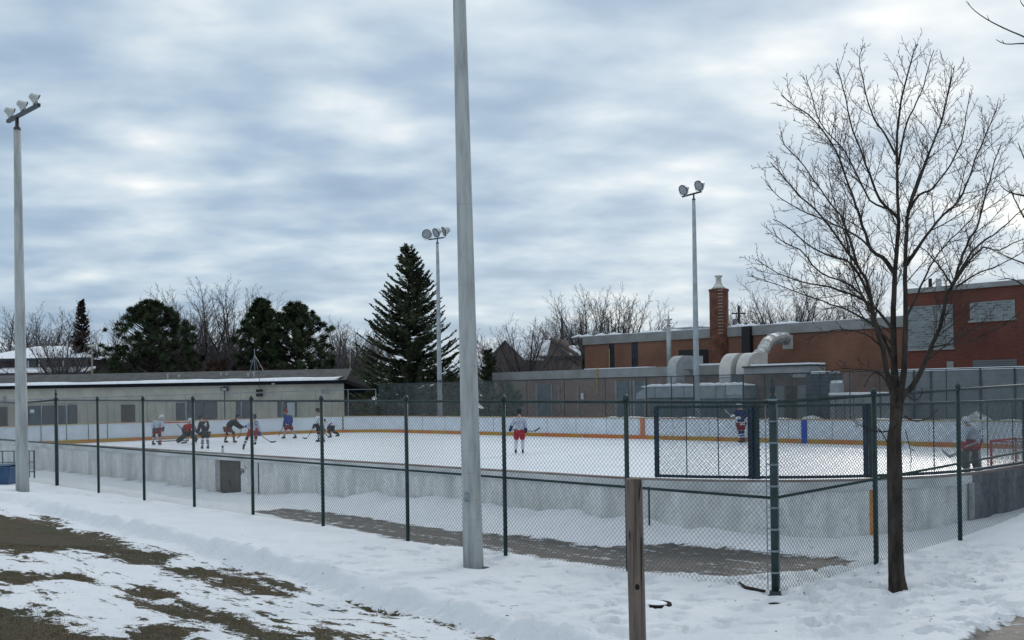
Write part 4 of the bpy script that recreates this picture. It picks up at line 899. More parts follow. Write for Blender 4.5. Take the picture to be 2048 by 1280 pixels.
# metal flue with cross cap
b_ = B1-2.5; a = A1(1338.5, b_); q = P(a, b_, 0); fl = empty('flue_pipe', P(a, b_, 3.8), 'thin galvanised flue pipe with a cross shaped cap left of the two far pole lamps', 'flue')
zt = zat(1338, 642, b_); m = MB(); m.tube([q+Z*3.7, q+Z*(zt-.3)], .17, 12); m.build('pipe', M['duct'], fl, True)
m = MB(); m.tube([q+Z*(zt-.3), q+Z*(zt-.25), q+Z*(zt+.1)], [.2,.12,.12], 10); m.tube([q+Z*(zt+.1)-U*.3, q+Z*(zt+.1)+U*.3], .07, 6); m.tube([q+Z*(zt+.05), q+Z*(zt+.4)], .05, 6); m.build('cap', M['lampmetal'], fl)
# rectangular ducts that rise and bend over
def duct(px0, px1, b0, zb, ytop, rad, length, mt, label, grp=None, innerdark=False):
    a0, a1 = sorted((A1(px0, b0), A1(px1, b0))); zt = zat((px0+px1)/2, ytop, b0); t = empty('air_duct', P((a0+a1)/2, b0, zb), label, 'air duct', grp); th = 1.3
    pr_o, pr_i = [], []
    pr_o.append((b0, zb)); pr_i.append((b0+th*.75, zb))
    for k in range(9):
        an = math.pi/2*k/8; pr_o.append((b0+rad-rad*math.cos(an), zt-rad+rad*math.sin(an))); ri_ = max(.12, rad-th*.75); pr_i.append((b0+rad-ri_*math.cos(an), zt-rad+ri_*math.sin(an)))
    pr_o.append((b0+rad+length, zt)); pr_i.append((b0+rad+length, zt-th*.75+0))
    m = MB(); n_ = len(pr_o)
    for a in (a0, a1):
        for bb, z in pr_o: m.v.append(tuple(P(a, bb, z)))
        for bb, z in pr_i: m.v.append(tuple(P(a, bb, z)))
    for k in range(n_-1):
        m.f += [(k, k+1, 2*n_+k+1, 2*n_+k), (n_+k, n_+k+1, 3*n_+k+1, 3*n_+k), (k, k+1, n_+k+1, n_+k), (2*n_+k, 2*n_+k+1, 3*n_+k+1, 3*n_+k)]
    m.build('duct_body', mt, t)
    m = MB()
    for z in np.arange(zb+.9, zt-rad, 1.1): m.abox(a0-.03, a1+.03, b0-.03, b0+.0, z, z+.05)
    if m.v: m.build('seam', M['galv'], t)
    return t
duct(1334, 1352, 55.5, 2.3, 711, 1.0, 2.0, M['duct'], 'grey curved air duct on the left behind the plant housing')
duct(1438, 1461, 55.5, 2.6, 706, 1.15, 1.2, M['ductwhite'], 'white curved air duct, left one of the pair', 'pair of white curved air ducts')
duct(1472, 1494, 55.5, 2.6, 705, 1.15, 1.2, M['ductwhite'], 'white curved air duct beside the dark canopy, right one of the pair', 'pair of white curved air ducts')
m = MB(); m.abox(A1(1390, B2), A1(1352, B2), B2+.3, B2+1.6, z2+.06, z2+1.1); tag(m.build('fan_box', M['blackplastic'], None, origin=P(A1(1370, B2), B2+1, z2)), 'black fan box on the wing roof beside the grey duct', 'fan box')
# crinkled foil duct
pts = [onb(x, y, 57.+8.2*k/6) for k, (x, y) in enumerate( ((1498,724),(1515,715),(1527,700),(1534,686),(1545,679),(1560,676),(1573,677)))]
fd = empty('foil_duct', pts[0], 'crinkled silver foil duct snaking up to a vent hood on the school wall', 'air duct'); foil = mat('crinkled_foil', (.42,.43,.44), .55, .35, 14., .9, 10., metal=.35)
fine = []
for i in range(len(pts)-1):
    for k in range(4): fine.append(pts[i].lerp(pts[i+1], k/4))
fine.append(pts[-1]); m = MB(); m.tube(fine, [.36+.06*(k % 2)+.04*math.sin(k*1.7) for k in range(len(fine))], 12); m.build('foil', foil, fd)
m = MB(); m.cbox(pts[-1]-Z*.25+U*-.1, .5, .5, .95, U, W); m.build('hood', M['ductwhite'], fd)
# large plant housing
b0 = 53.0; a0, a1 = A1(1486, b0), A1(1296, b0); ah = empty('plant_housing', P((a0+a1)/2, b0, 0), 'long pale grey ventilation housing with snow on top beside the wing', 'plant housing')
zt = zat(1380, 772, b0); zm = zat(1380, 797, b0)
m = MB(); m.abox(a0, a1, b0, b0+2.2, zm, zt); m.add([P(a1, b0, zm), P(a1+1.0, b0, zm), P(a1+1.0, b0, zm+.35), P(a1, b0, zt), P(a1, b0+2.2, zm), P(a1+1.0, b0+2.2, zm), P(a1+1.0, b0+2.2, zm+.35), P(a1, b0+2.2, zt)], [(0,1,2,3),(4,5,6,7),(1,2,6,5),(2,3,7,6)]); m.build('casing', M['ahu'], ah)
m = MB(); m.abox(a0+.1, a1-.1, b0+.05, b0+2.15, zm-1.4, zm); m.abox(a0+2, a0+5, b0-.02, b0+.05, zm-.5, zm-.05); m.build('base', mat('base_dark', (.10,.125,.14), .7, .15, 2., .1), ah)
m = MB(); m.abox(a0, a1, b0-.05, b0+2.25, zt, zt+.03); 
for k in range(40): a = a0+(a1-a0)*R.random(); l = R.uniform(.4,1.1); m.tube([P(a-l, b0+.1, zt+.0), P(a, b0+.1, zt+R.uniform(.03,.1)), P(a+l, b0+.1, zt)], [.03,.1,.03], 6)
m.build('snow_cover', M['snow'], ah, True)
m = MB()
for px in (1309, 1343, 1367, 1431, 1450): a = A1(px, b0); m.abox(a-.025, a+.025, b0-.025, b0, zm, zt)
m.build('seam', M['galv'], ah)
m = MB(); a = A1(1455, b0); m.abox(a-1., a+.1, b0-.03, b0, zm+.2, zm+.75); m.build('hatch', mat('hatch_grey', (.36,.40,.42), .5, .1, 2., 0), ah)
# entrance block with canopy
b0 = 54.5; a0, a1 = A1(1668, b0), A1(1487, b0); eb = empty('entrance_block', P((a0+a1)/2, b0, 0), 'brown brick entrance block with a snow topped flat canopy in front of the school', 'building')
zt = zat(1560, 747, b0); m = MB(); m.abox(a0, a1, b0, b0+2, -.1, zt); m.build('wall', M['brickbrown'], eb)
zc = zat(1560, 729, b0-1.5); ca0, ca1 = A1(1618, b0-1.5), A1(1487, b0-1.5)
m = MB(); m.abox(ca0, ca1, b0-1.5, b0+.3, zt+.005, zc-.12); m.build('canopy', M['parapet'], eb)
m = MB(); m.abox(ca0-.05, ca1+.05, b0-1.6, b0+.35, zc-.12, zc-.04); m.build('canopy_edge', M['dark'], eb); m = MB(); m.abox(ca0, ca1-.5, b0-1.5, b0+.3, zc-.035, zc+.06); m.build('canopy_snow', M['snow'], eb)
m = MB(); m.abox(a1+.005, a1+.9, b0+.02, b0+1.9, 0, zt); m.build('side_wall', mat('side_dark', (.075,.085,.10), .8, .15, 1., .1), eb)
for x0, x1, mt, yt in ((1547, 1568, 'parapet', 772), (1596, 1612, 'parapet', 771), (1572, 1592, 'brown', 772)):
    m = MB(); m.abox(A1(x1, b0), A1(x0, b0), b0-.05, b0, 0, zat(1560, yt, b0)); m.build('door', M[mt], eb)
m = MB(); m.cbox(P(A1(1607, b0), b0-.3, zat(1607, 752, b0)), .9, .5, .15, U, W); m.cbox(P(A1(1607, b0), b0-.3, zat(1607, 749, b0)), .95, .55, .07, U, W); m.build('lamp_hood', M['white'], eb)
# dark louvre box
b0 = 52.6; a0, a1 = A1(1657, b0), A1(1612, b0); lb = empty('louvre_box', P((a0+a1)/2, b0, 0), 'tall dark grey louvred box with snow on top beside the entrance block', 'plant box')
zt = zat(1635, 747, b0); m = MB(); m.abox(a0, a1, b0, b0+1.6, 0, zt); m.build('casing', lined('louvre', (.035,.042,.055), (.015,.018,.025), .22, .3), lb)
m = MB(); m.abox(a0+.2, a1-.3, b0, b0+1.6, zt, zt+.12); m.build('snow_cover', M['snow'], lb); m = MB(); m.abox(a0-.42, a0-.05, b0+.1, b0+.75, zt-.55, zt-.40); m.build('snow_cover', M['snow'], lb)
m = MB(); m.abox(a0-.45, a0-.02, b0+.05, b0+.8, 0, zt-.56); m.build('side_box', M['duct'], lb)
# low pale shed
b0 = 52.4; a0, a1 = A1(1790, b0), A1(1662, b0); ls = empty('low_shed', P((a0+a1)/2, b0, 0), 'low pale grey shed with a snow covered flat roof behind the dark tree', 'shed')
zt = zat(1720, 785, b0); m = MB(); m.abox(a0, a1, b0, b0+2.5, 0, zt-.12); m.build('wall', mat('shed_wall', (.30,.31,.30), .75, .15, .8, .1), ls)
m = MB(); m.abox(a0-.1, a1+.1, b0-.12, b0+2.6, zt-.118, zt); m.build('snow_cover', M['snow'], ls)
m = MB()
for k in range(7): a = a0+(a1-a0)*(k+.5)/7; m.abox(a-.02, a+.02, b0-.02, b0, 0, zt-.15)
m.build('wall_joint', seam, ls)
# grey siding wall on the right and the red hall
b0 = 54.; a1 = A1(1776, b0); gw = empty('siding_wall', P(a1-8, b0, 0), 'long grey wall with snow along its top in front of the red brick hall', 'wall')
m = MB(); m.abox(a1-34, a1, b0, b0+.3, 0, 3.60); m.build('wall', M['greywall'], gw); m = MB(); m.abox(a1-34, a1+.05, b0-.06, b0+.4, 3.602, 3.72); m.build('snow_cover', M['snow'], gw)
m = MB()
for px in (1828, 1862, 1961, 2030): a = A1(px, b0); m.abox(a-.05, a+.05, b0-.06, b0, 0, 3.6)
m.build('wall_joint', M['dark'], gw)
b0 = 60.; a1 = A1(1817, b0); rh = empty('red_hall', P(a1-8, b0, 0), 'tall dark red brick hall with glass block windows at the right edge', 'building')
zt = 8.52; m = MB(); m.abox(a1-34, a1, b0, b0+5.95, 0, zt-.28); m.build('wall', M['brickred'], rh)
m = MB(); m.abox(a1-34, a1+.12, b0-.15, b0+5.97, zt-.28, zt); m.build('parapet', M['parapet'], rh)
def hwin(x0, x1, y0, y1):
    a0_, a1_ = A1(x1, b0), A1(x0, b0); z0, z1 = zat((x0+x1)/2, y1, b0), zat((x0+x1)/2, y0, b0)
    m = MB(); m.abox(a0_, a1_, b0-.03, b0+.02, z0, z1); w_ = m.build('window', M['gblock'], rh); m = MB(); m.abox(a0_-.08, a1_+.08, b0-.12, b0-.0, z0-.1, z0); m.build('sill', M['parapet'], w_)
hwin(1814, 1908, 611, 697); hwin(1942, 2032, 602, 639)
m = MB(); a0_, a1_ = A1(2034, b0), A1(1946, b0); m.abox(a0_, a1_, b0-.03, b0+.02, 2.5, zat(1990, 719, b0)); m.build('louvre', lined('hall_louvre', (.14,.15,.16), (.05,.055,.06), .12, .35), rh)
m = MB(); a0_, a1_ = A1(1908, b0), A1(1895, b0); m.abox(a0_, a1_, b0-.1, b0+.0, 3.3, zat(1900, 723, b0)); m.build('vent', M['parapet'], rh)
for px, mt in ((1863, 'blackplastic'), (1880, 'lampmetal')):
    b_ = b0+2; a = A1(px, b_); m = MB(); m.tube([P(a, b_, zt-.1), P(a, b_, zat(px, 557, b_))], .11 if px == 1863 else .18, 8); m.build('roof_vent', M[mt], rh)
# ================================================================ street lamps, utility poles, small things beyond
def slamp(px, top, d, label, w=.11):
    q = colx(px, 0, d); zt = at(px, top, d).z; t = empty('street_lamp', q, label, 'street lamp'); m = MB(); m.tube([q, q+Z*zt], [w, w*.7], 8); m.build('pole', mat('lamp_pole_tan', (.26,.23,.19), .7, .1, 2., 0), t)
    m = MB(); m.lathe(q+Z*zt, [(.12,-.1),(.45,.0),(.40,.12),(.1,.2)], 12); m.build('lamp_head', M['lampmetal'], t, True); return t
t = slamp(185, 693, 108, 'tan street lamp with a side arm at the left in front of the dark conifer')
q = colx(185, at(185, 711, 108).z, 108); m = MB(); m.tube([q, q+V((-.75,0,.25))], .05, 6); m.cbox(q+V((-.8,0,.27)), .35, .2, .1); m.build('side_arm', M['lampmetal'], t)
slamp(701, 695, 112, 'thin grey street lamp just right of the beige building', .08)
def upole(px, top, d, label, cross=True):
    q = colx(px, 0, d); zt = at(px, top, d).z; t = empty('utility_pole', q, label, 'utility pole'); m = MB(); m.tube([q, q+Z*zt], [.2,.15], 8); m.build('pole', M['bark'], t)
    if cross:
        m = MB(); m.cbox(q+Z*(zt-.9), 1.6, .15, .15); m.build('crossarm', M['bark'], t)
        m = MB(); m.tube([q+V((-.45,0,zt-2.4)), q+V((-.45,0,zt-1.5))], .25, 10); m.build('transformer', M['galv'], t)
upole(1126, 636, 140, 'dark utility pole between bare trees left of the school', False); upole(1480, 611, 120, 'dark utility pole with a crossarm right of the brick chimney')
d = 96; q = colx(716, 0, d); x1 = at(735, 800, d).x; x0 = at(698, 800, d).x; sh = empty('shed', V((x0, d, 0)), 'blue grey metal shed between the beige building and the tall spruce', 'shed')
m = MB(); m.box(V((x0,d,0)), V((x1-x0,0,0)), V((0,3,0)), Z*at(716,769,d).z); m.build('wall', M['doorblue'], sh); m = MB(); zz_ = at(716,769,d).z; m.box(V((x0-.1,d-.15,zz_)), V((x1-x0+.2,0,0)), V((0,3.3,.3)), Z*.12); m.build('roof', M['duct'], sh)
def picnic(px, py, d, label):
    q = colx(px, 0, d); z = at(px, py, d).z; t = empty('picnic_table', q, label, 'picnic table', 'snow covered picnic tables'); wood2 = M['wood']
    m = MB(); m.cbox(q+Z*(z-.05), 1.9, .8, .06); m.build('table_top', wood2, t); m = MB(); m.cbox(q+Z*(z+.03), 1.85, .75, .10); m.build('snow_cover', M['snow'], t)
    for s in (-1, 1): m = MB(); m.cbox(q+V((0,s*.75,z-.35)), 1.9, .28, .05); m.cbox(q+V((0,s*.75,z-.28)), 1.85, .26, .09); m.build('bench', M['snow'], t)
    for s in (-.7, .7): m = MB(); m.tube([q+V((s,-.7,0)), q+V((s,.0,z-.08)), q+V((s,.7,0))], .05, 5); m.build('leg', wood2, t)
    return t
picnic(790, 812, 84, 'snow covered picnic table under the left side of the tall spruce'); picnic(762, 806, 90, 'snow covered picnic table left of the tall spruce, nearest the shed')
# water bottle and stick butts on the near boards
q = onb(445.5, 905, RB0-.02); q.z = 1.225; wb = empty('water_bottle', q, 'clear water bottle with a dark cap standing on the near boards', 'bottle')
s_ = q.y/F; m = MB(); m.lathe(q, [(.038,0),(.042,.015),(.042,.11),(.025,.14)], 12); m.build('bottle_body', M['white'], wb, True); m = MB(); m.lathe(q+Z*.14, [(.028,0),(.03,.04),(.015,.07)], 10); m.build('bottle_cap', M['blackplastic'], wb, True)
# ================================================================ trees
def rot_about(v, ax, an): return Matrix.Rotation(an, 3, ax) @ v
class Tree:
    def __init__(s, seed): s.R = random.Random(seed); s.big = MB(); s.tw = MB(); s.n = 0; s.th = .012
    def limb(s, pts, r0, r1, n=6, mb=None, pw=1.):
        L = len(pts)-1; (mb or (s.big if r0 > s.th else s.tw)).tube(pts, [r0+(r1-r0)*(i/L)**pw for i in range(L+1)], n, False)
    def shoots(s, pts, r0, r1, lvl, start, spacing, length, rmin, maxl, ang=(28, 50), up=.25, taper=.5, sides=3, curve=.25):
        Rn = s.R; seg = [(pts[i+1]-pts[i]).length for i in range(len(pts)-1)]; tot = sum(seg); x = start*tot; side = Rn.random()*6.28
        while x < tot*.985:
            k = 0; y = x
            while k < len(seg)-1 and y > seg[k]: y -= seg[k]; k += 1
            t = min(1, y/max(seg[k], 1e-6)); p = pts[k].lerp(pts[k+1], t); dr = (pts[k+1]-pts[k]).normalized(); f = x/tot
            rr = r0+(r1-r0)*f; l = length*(1-taper*f)*Rn.uniform(.55, 1.2); side += 2.4+Rn.uniform(-.5,.5)
            ax = rot_about(dr.orthogonal().normalized(), dr, side); d = rot_about(dr, ax, math.radians(Rn.uniform(*ang)))
            d = (d+Z*up).normalized(); q = p.copy(); ps = [q.copy()]; nseg = 4 if lvl == 1 else 3
            for i in range(nseg):
                d = (d+Z*curve*.5+V((Rn.uniform(-1,1),Rn.uniform(-1,1),Rn.uniform(-.6,.6)))*.16).normalized(); q = q+d*(l/nseg); ps.append(q.copy())
            cr = max(rmin*1.25, min(rr*.62, l*.0125)); s.limb(ps, cr, rmin, sides+ (2 if cr > .012 else 0)); s.n += 1
            if lvl < maxl: s.shoots(ps, cr, rmin, lvl+1, .18, spacing*.62, l*.42, rmin*.92, maxl, ang, up*.6, taper, 3, curve)
            x += spacing*Rn.uniform(.6, 1.4)
# ---- the young bare tree in front of the right-hand fence
D0 = 12.9
tb = gpt(1796, 1176); tb.z = gh(tb.x, tb.y); sc_ = D0/F
D0 = tb.y
def tp(lst, dz=0., dz2=None):
    n = len(lst); dz2 = dz if dz2 is None else dz2
    pts = [at(x, y, D0+dz+(dz2-dz)*i/(n-1)) for i, (x, y) in enumerate(lst)]
    return pts
def smooth(pts, k=3):
    o = []
    for i in range(len(pts)-1):
        p0 = pts[max(i-1,0)]; p1 = pts[i]; p2 = pts[i+1]; p3 = pts[min(i+2,len(pts)-1)]
        for j in range(k):
            t = j/k; o.append(.5*((2*p1)+(p2-p0)*t+(2*p0-5*p1+4*p2-p3)*t*t+(3*p1-p0-3*p2+p3)*t*t*t))
    return o+[pts[-1]]
T = Tree(11); px_ = D0/F
trunk = smooth(tp([(1797,1200),(1796,1176),(1793,1150),(1791,1080),(1790,1000),(1789,930),(1788,880),(1791,850),(1794,810),(1795,775)]), 3)
rads = []
for q in trunk:
    y = proj(q)[1]; r = np.interp(y, [775, 830, 850, 880, 940, 1080, 1150, 1176, 1200], [16, 13.2, 12.6, 15.0, 16.0, 15.6, 17, 20, 25]); rads.append(float(r)*px_*.92)
T.big.tube(trunk, rads, 16, False)
limbs = [  # (points, r0 px, r1 px, depth start, depth end, start of shoots)
 ([(1793,800),(1789,740),(1787,650),(1790,560),(1795,480),(1797,420),(1793,300),(1803,200),(1822,120),(1836,88)], 11.5, .8, 0, .15, .30),
 ([(1798,800),(1808,740),(1812,650),(1810,560),(1813,480),(1816,425),(1830,385),(1862,300),(1885,232),(1900,165),(1903,140)], 9.5, .8, -.05, -.35, .35),
 ([(1792,810),(1779,765),(1766,700),(1752,650),(1742,600),(1733,560),(1716,535),(1686,491),(1646,434),(1598,390),(1560,345),(1541,325)], 8.6, .8, -.05, -.55, .25),
 ([(1788,545),(1765,515),(1743,500),(1725,451),(1712,410),(1699,373),(1672,302),(1629,241),(1590,212),(1562,190)], 6.0, .8, 0, .5, .2),
 ([(1793,432),(1760,400),(1738,345),(1721,302),(1700,240),(1688,180),(1672,125)], 4.2, .8, 0, -.4, .2),
 ([(1792,310),(1765,262),(1742,225),(1728,165),(1719,122),(1727,92)], 3.0, .7, .1, .4, .2),
 ([(1812,530),(1832,500),(1852,473),(1885,430),(1917,403),(1940,350),(1957,302),(1978,255),(1996,206)], 5.2, .8, 0, .55, .2),
 ([(1815,425),(1840,390),(1865,377),(1900,329),(1922,285),(1932,235),(1939,184)], 4.0, .7, 0, -.5, .2),
 ([(1815,425),(1830,375),(1852,320),(1872,270),(1887,232),(1900,170),(1909,132)], 3.6, .7, 0, .4, .25),
 ([(1797,330),(1808,262),(1826,220),(1843,184),(1856,140),(1868,100)], 3.0, .7, .1, -.2, .2),
 ([(1797,440),(1780,420),(1740,400),(1705,330),(1680,290),(1640,245),(1620,180),(1612,150)], 3.4, .7, 0, .7, .25),
 ([(1796,812),(1812,785),(1832,762),(1852,720),(1864,690),(1880,655),(1888,620),(1893,590),(1906,568),(1922,521),(1938,480),(1953,456),(1966,412),(1979,360),(1990,320),(2003,285)], 8.6, .8, -.1, -.65, .25),
 ([(1906,568),(1925,535),(1944,505),(1970,480),(1996,464),(2022,440),(2050,415)], 4.4, .8, -.45, -.9, .1),
 ([(1904,570),(1887,543),(1868,520),(1850,500),(1828,490)], 3.0, .8, -.45, -.2, .1),
 ([(1912,560),(1940,520),(1968,495),(2000,500),(2040,480),(2070,470)], 3.2, .8, -.45, -.1, .1),
 ([(1915,572),(1960,545),(2000,530),(2050,500)], 2.6, .7, -.45, -1.0, .1),
 ([(1742,600),(1715,545),(1690,520),(1640,505),(1600,475),(1570,450),(1546,438)], 4.2, .7, -.3, .1, .15),
 ([(1748,630),(1722,590),(1690,565),(1640,545),(1600,500),(1560,480),(1545,455)], 3.6, .7, -.3, -.9, .15),
 ([(1783,655),(1745,612),(1700,588),(1660,575),(1600,562),(1555,545),(1512,518)], 4.2, .7, 0, -.4, .15),
 ([(1786,690),(1752,655),(1705,625),(1660,608),(1610,590),(1560,572),(1502,552)], 4.0, .7, 0, .5, .15),
 ([(1785,720),(1760,660),(1730,600),(1712,560),(1690,470),(1672,420),(1655,330)], 4.6, .7, .05, .7, .2),
 ([(1716,535),(1700,480),(1680,430),(1655,400),(1610,335),(1570,290),(1563,262)], 3.4, .7, -.25, -.1, .15),
 ([(1743,500),(1722,478),(1680,455),(1650,440),(1600,420),(1560,395),(1530,362)], 3.4, .7, .1, .3, .15),
 ([(1810,640),(1830,600),(1848,560),(1868,520),(1900,480),(1940,440),(1960,400)], 3.8, .7, 0, .4, .2),
 ([(1862,695),(1898,688),(1930,684),(1965,672),(2000,655),(2020,640),(2036,628)], 2.8, .8, -.3, -.6, .1),
 ([(1850,725),(1880,700),(1920,668),(1960,655),(2000,650),(2040,655)], 2.2, .7, -.25, .2, .2),
 ([(1798,755),(1775,748),(1750,743),(1715,738),(1680,738),(1640,752)], 2.6, .7, -.1, -.4, .3),
 ([(1750,743),(1738,757),(1728,776)], 1.8, .7, -.2, -.3, .3),
 ([(1776,772),(1770,758),(1758,748),(1746,742)], 3.0, 1.6, -.1, -.15, .9),
 ([(1792,700),(1760,690),(1730,668),(1690,660),(1650,664),(1610,680)], 2.4, .7, .1, .4, .2),
 ([(1790,670),(1768,655),(1740,648),(1712,618),(1690,612),(1640,620)], 2.4, .7, -.1, -.4, .2),
 ([(1800,842),(1785,858),(1768,864),(1752,863),(1736,857),(1722,852),(1703,838)], 2.6, .7, -.1, -.25, .2),
 ([(1810,832),(1820,839),(1838,842),(1855,836),(1868,826),(1876,818)], 2.6, .7, -.1, -.25, .3),
 ([(1811,860),(1815,880),(1820,900),(1822,925),(1820,940)], 1.3, .6, -.12, -.2, .3),
 ([(1775,885),(1760,860),(1745,850)], 1.8, .6, -.1, -.2, .3),
 ([(1812,790),(1830,800),(1842,790),(1846,776)], 1.8, .6, -.1, -.1, .5),
]
for pts, r0, r1, z0, z1, st in limbs:
    ps = smooth(tp(pts, z0, z1), 3); jr = random.Random(len(ps)+int(r0*10))
    ps = [q+V((jr.uniform(-1,1),jr.uniform(-1,1),jr.uniform(-1,1)))*.007 if 1 < i < len(ps)-1 else q for i, q in enumerate(ps)]
    T.big.tube(ps, [max(r1, r0*.9+(r1-r0*.9)*(i/(len(ps)-1))**.52)*px_ for i in range(len(ps))], 8 if r0 > 4 else 6, False)
    long_ = sum((ps[i+1]-ps[i]).length for i in range(len(ps)-1))
    T.shoots(ps, r0*px_*.7, r1*px_, 1, st, .088, min(.78, long_*.30), .0022, 3, (32, 58), .10, .55, 3, .20)
tr = empty('bare_tree', tb, 'slender young leafless tree standing in snow in front of the right side fence', 'tree')
T.big.build('trunk', M['bark'], tr, True); T.tw.build('crown', M['twig'], tr)
# ---- neighbour tree just outside the right edge reaching into the frame, and the branch tip at the top
T2 = Tree(5); D2 = 15.
b2 = at(2260, 1000, D2); b2.z = .6; top2 = at(2235, 330, D2)
t2 = empty('bare_tree', b2, 'leafless tree beyond the right edge whose thin twigs reach into the photo', 'tree')
T2.big.tube([b2, b2.lerp(top2, .4)+V((.05,0,0)), top2], [.13,.09,.02], 10, False)
for pts in ([(2235,640),(2150,560),(2080,480),(2040,420),(2012,360)], [(2240,700),(2160,600),(2090,545),(2030,520),(1985,500)], [(2238,560),(2140,460),(2080,380),(2050,320),(2036,285)], [(2240,520),(2120,420),(2060,395),(2020,385),(2000,370)], [(2240,740),(2150,660),(2080,600),(2030,560),(1995,560)]):
    ps = smooth([at(x, y, D2+k*.1) for k, (x, y) in enumerate(pts)], 3); T2.limb(ps, .028, .004, 6); T2.shoots(ps, .02, .004, 1, .3, .16, .6, .0024, 3)
T2.shoots([b2.lerp(top2, .35), b2.lerp(top2, .6), b2.lerp(top2, .8), top2], .04, .01, 1, .1, .16, 1.5, .003, 3)
T2.big.build('trunk', M['bark'], t2, True); T2.tw.build('crown', M['twig'], t2)
T3 = Tree(9); D3 = 7.; b3 = V((6.2, 6.0, gh(6.2, 6.0))); t3 = empty('bare_tree', b3, 'bare branch tips of a tree outside the top right corner', 'tree')
T3.big.tube([b3, b3+V((-.1,0,2.2)), b3+V((-.2,.1,4.6))], [.13,.10,.04], 10, False)
for pts in ([(2700,-60),(2400,20),(2200,60),(2080,80),(2040,70),(1985,45),(1950,22),(1932,2)], [(2400,20),(2200,110),(2090,92),(2050,87),(2012,88),(1992,79)], [(2400,20),(2150,-10),(2060,15),(2040,0)]):
    ps = smooth([at(x, y, D3) for x, y in pts], 3); ps = ps if pts[0][0] < 2700 else [b3+V((-.1,0,3.6))]+ps; T3.limb(ps, .009, .0018, 6, T3.big); T3.shoots(ps[4:], .003, .0014, 1, .5, .16, .08, .0016, 2)
T3.big.build('trunk', M['bark'], t3, True); T3.tw.build('crown', M['twig'], t3)
# ---- generic bare trees for the background
def bare_proto(seed, H, spread, rmin=.012, stems=1, dens=1.):
    t = Tree(seed); t.th = .2; Rn = t.R; th = H*.22
    for sN in range(stems):
        bx = V((Rn.uniform(-.6,.6), Rn.uniform(-.4,.4), 0))*(stems > 1)*2.; lean = V((Rn.uniform(-.12,.12), Rn.uniform(-.1,.1), 1)).normalized()
        p = bx+lean*th; t.big.tube([bx-Z*.3, bx+lean*th*.5, p], [.030*H/ (1.+.3*(stems>1)), .022*H, .019*H], 8, False)
        nl = int(12*dens)
        for i in range(nl):
            an = i*2.4+Rn.uniform(-.3,.3); el = Rn.uniform(.30,1.0) if i > 2 else .14; d = V((math.cos(an)*math.sin(el)*1.2, math.sin(an)*math.sin(el)*1.2, math.cos(el))); l = (H-th)*Rn.uniform(.80,1.0)*(1-.10*el)
            q = p-lean*th*Rn.uniform(0,.25); ps = [q.copy()]
            for k in range(7):
                d = (d+V((math.cos(an),math.sin(an),0))*.05*spread*(k < 4)+Z*.07*(k > 2)+V((Rn.uniform(-1,1),Rn.uniform(-1,1),Rn.uniform(-1,1)))*.07).normalized(); q = q+d*l/7; ps.append(q.copy())
            t.limb(ps, .0115*H, rmin*1.3, 6, t.big); t.shoots(ps, .009*H, rmin*1.2, 1, .14, H*.036/dens, H*.27, rmin, 3, (28, 52), .12, .5, 3, .12)
    return t
def place_bare(proto, px, top, d, label, group, sx=1., rz=0.):
    """proto: (object, height)"""
    o, H = proto; q = colx(px, 0, d); h_ = at(px, top, d).z; s = h_/H; c = o if not o.get('used') else copy_tree(o)
    o['used'] = 1; c.location = q; c.scale = (s*sx, s*sx, s); c.rotation_euler = (0,0,rz)
    if 'used' in c: pass
    tag(c, label, 'tree', group); return c
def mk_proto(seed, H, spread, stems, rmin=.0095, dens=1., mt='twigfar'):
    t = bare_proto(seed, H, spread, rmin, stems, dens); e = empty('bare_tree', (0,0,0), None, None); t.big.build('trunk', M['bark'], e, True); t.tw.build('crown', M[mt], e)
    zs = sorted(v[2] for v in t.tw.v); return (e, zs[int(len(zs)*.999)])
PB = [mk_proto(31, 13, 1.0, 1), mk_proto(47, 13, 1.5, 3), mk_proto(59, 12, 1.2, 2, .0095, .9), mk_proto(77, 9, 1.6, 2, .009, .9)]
GL, GMid, GR = 'bare trees behind the beige building', 'bare trees left of the school', 'bare trees behind the school'
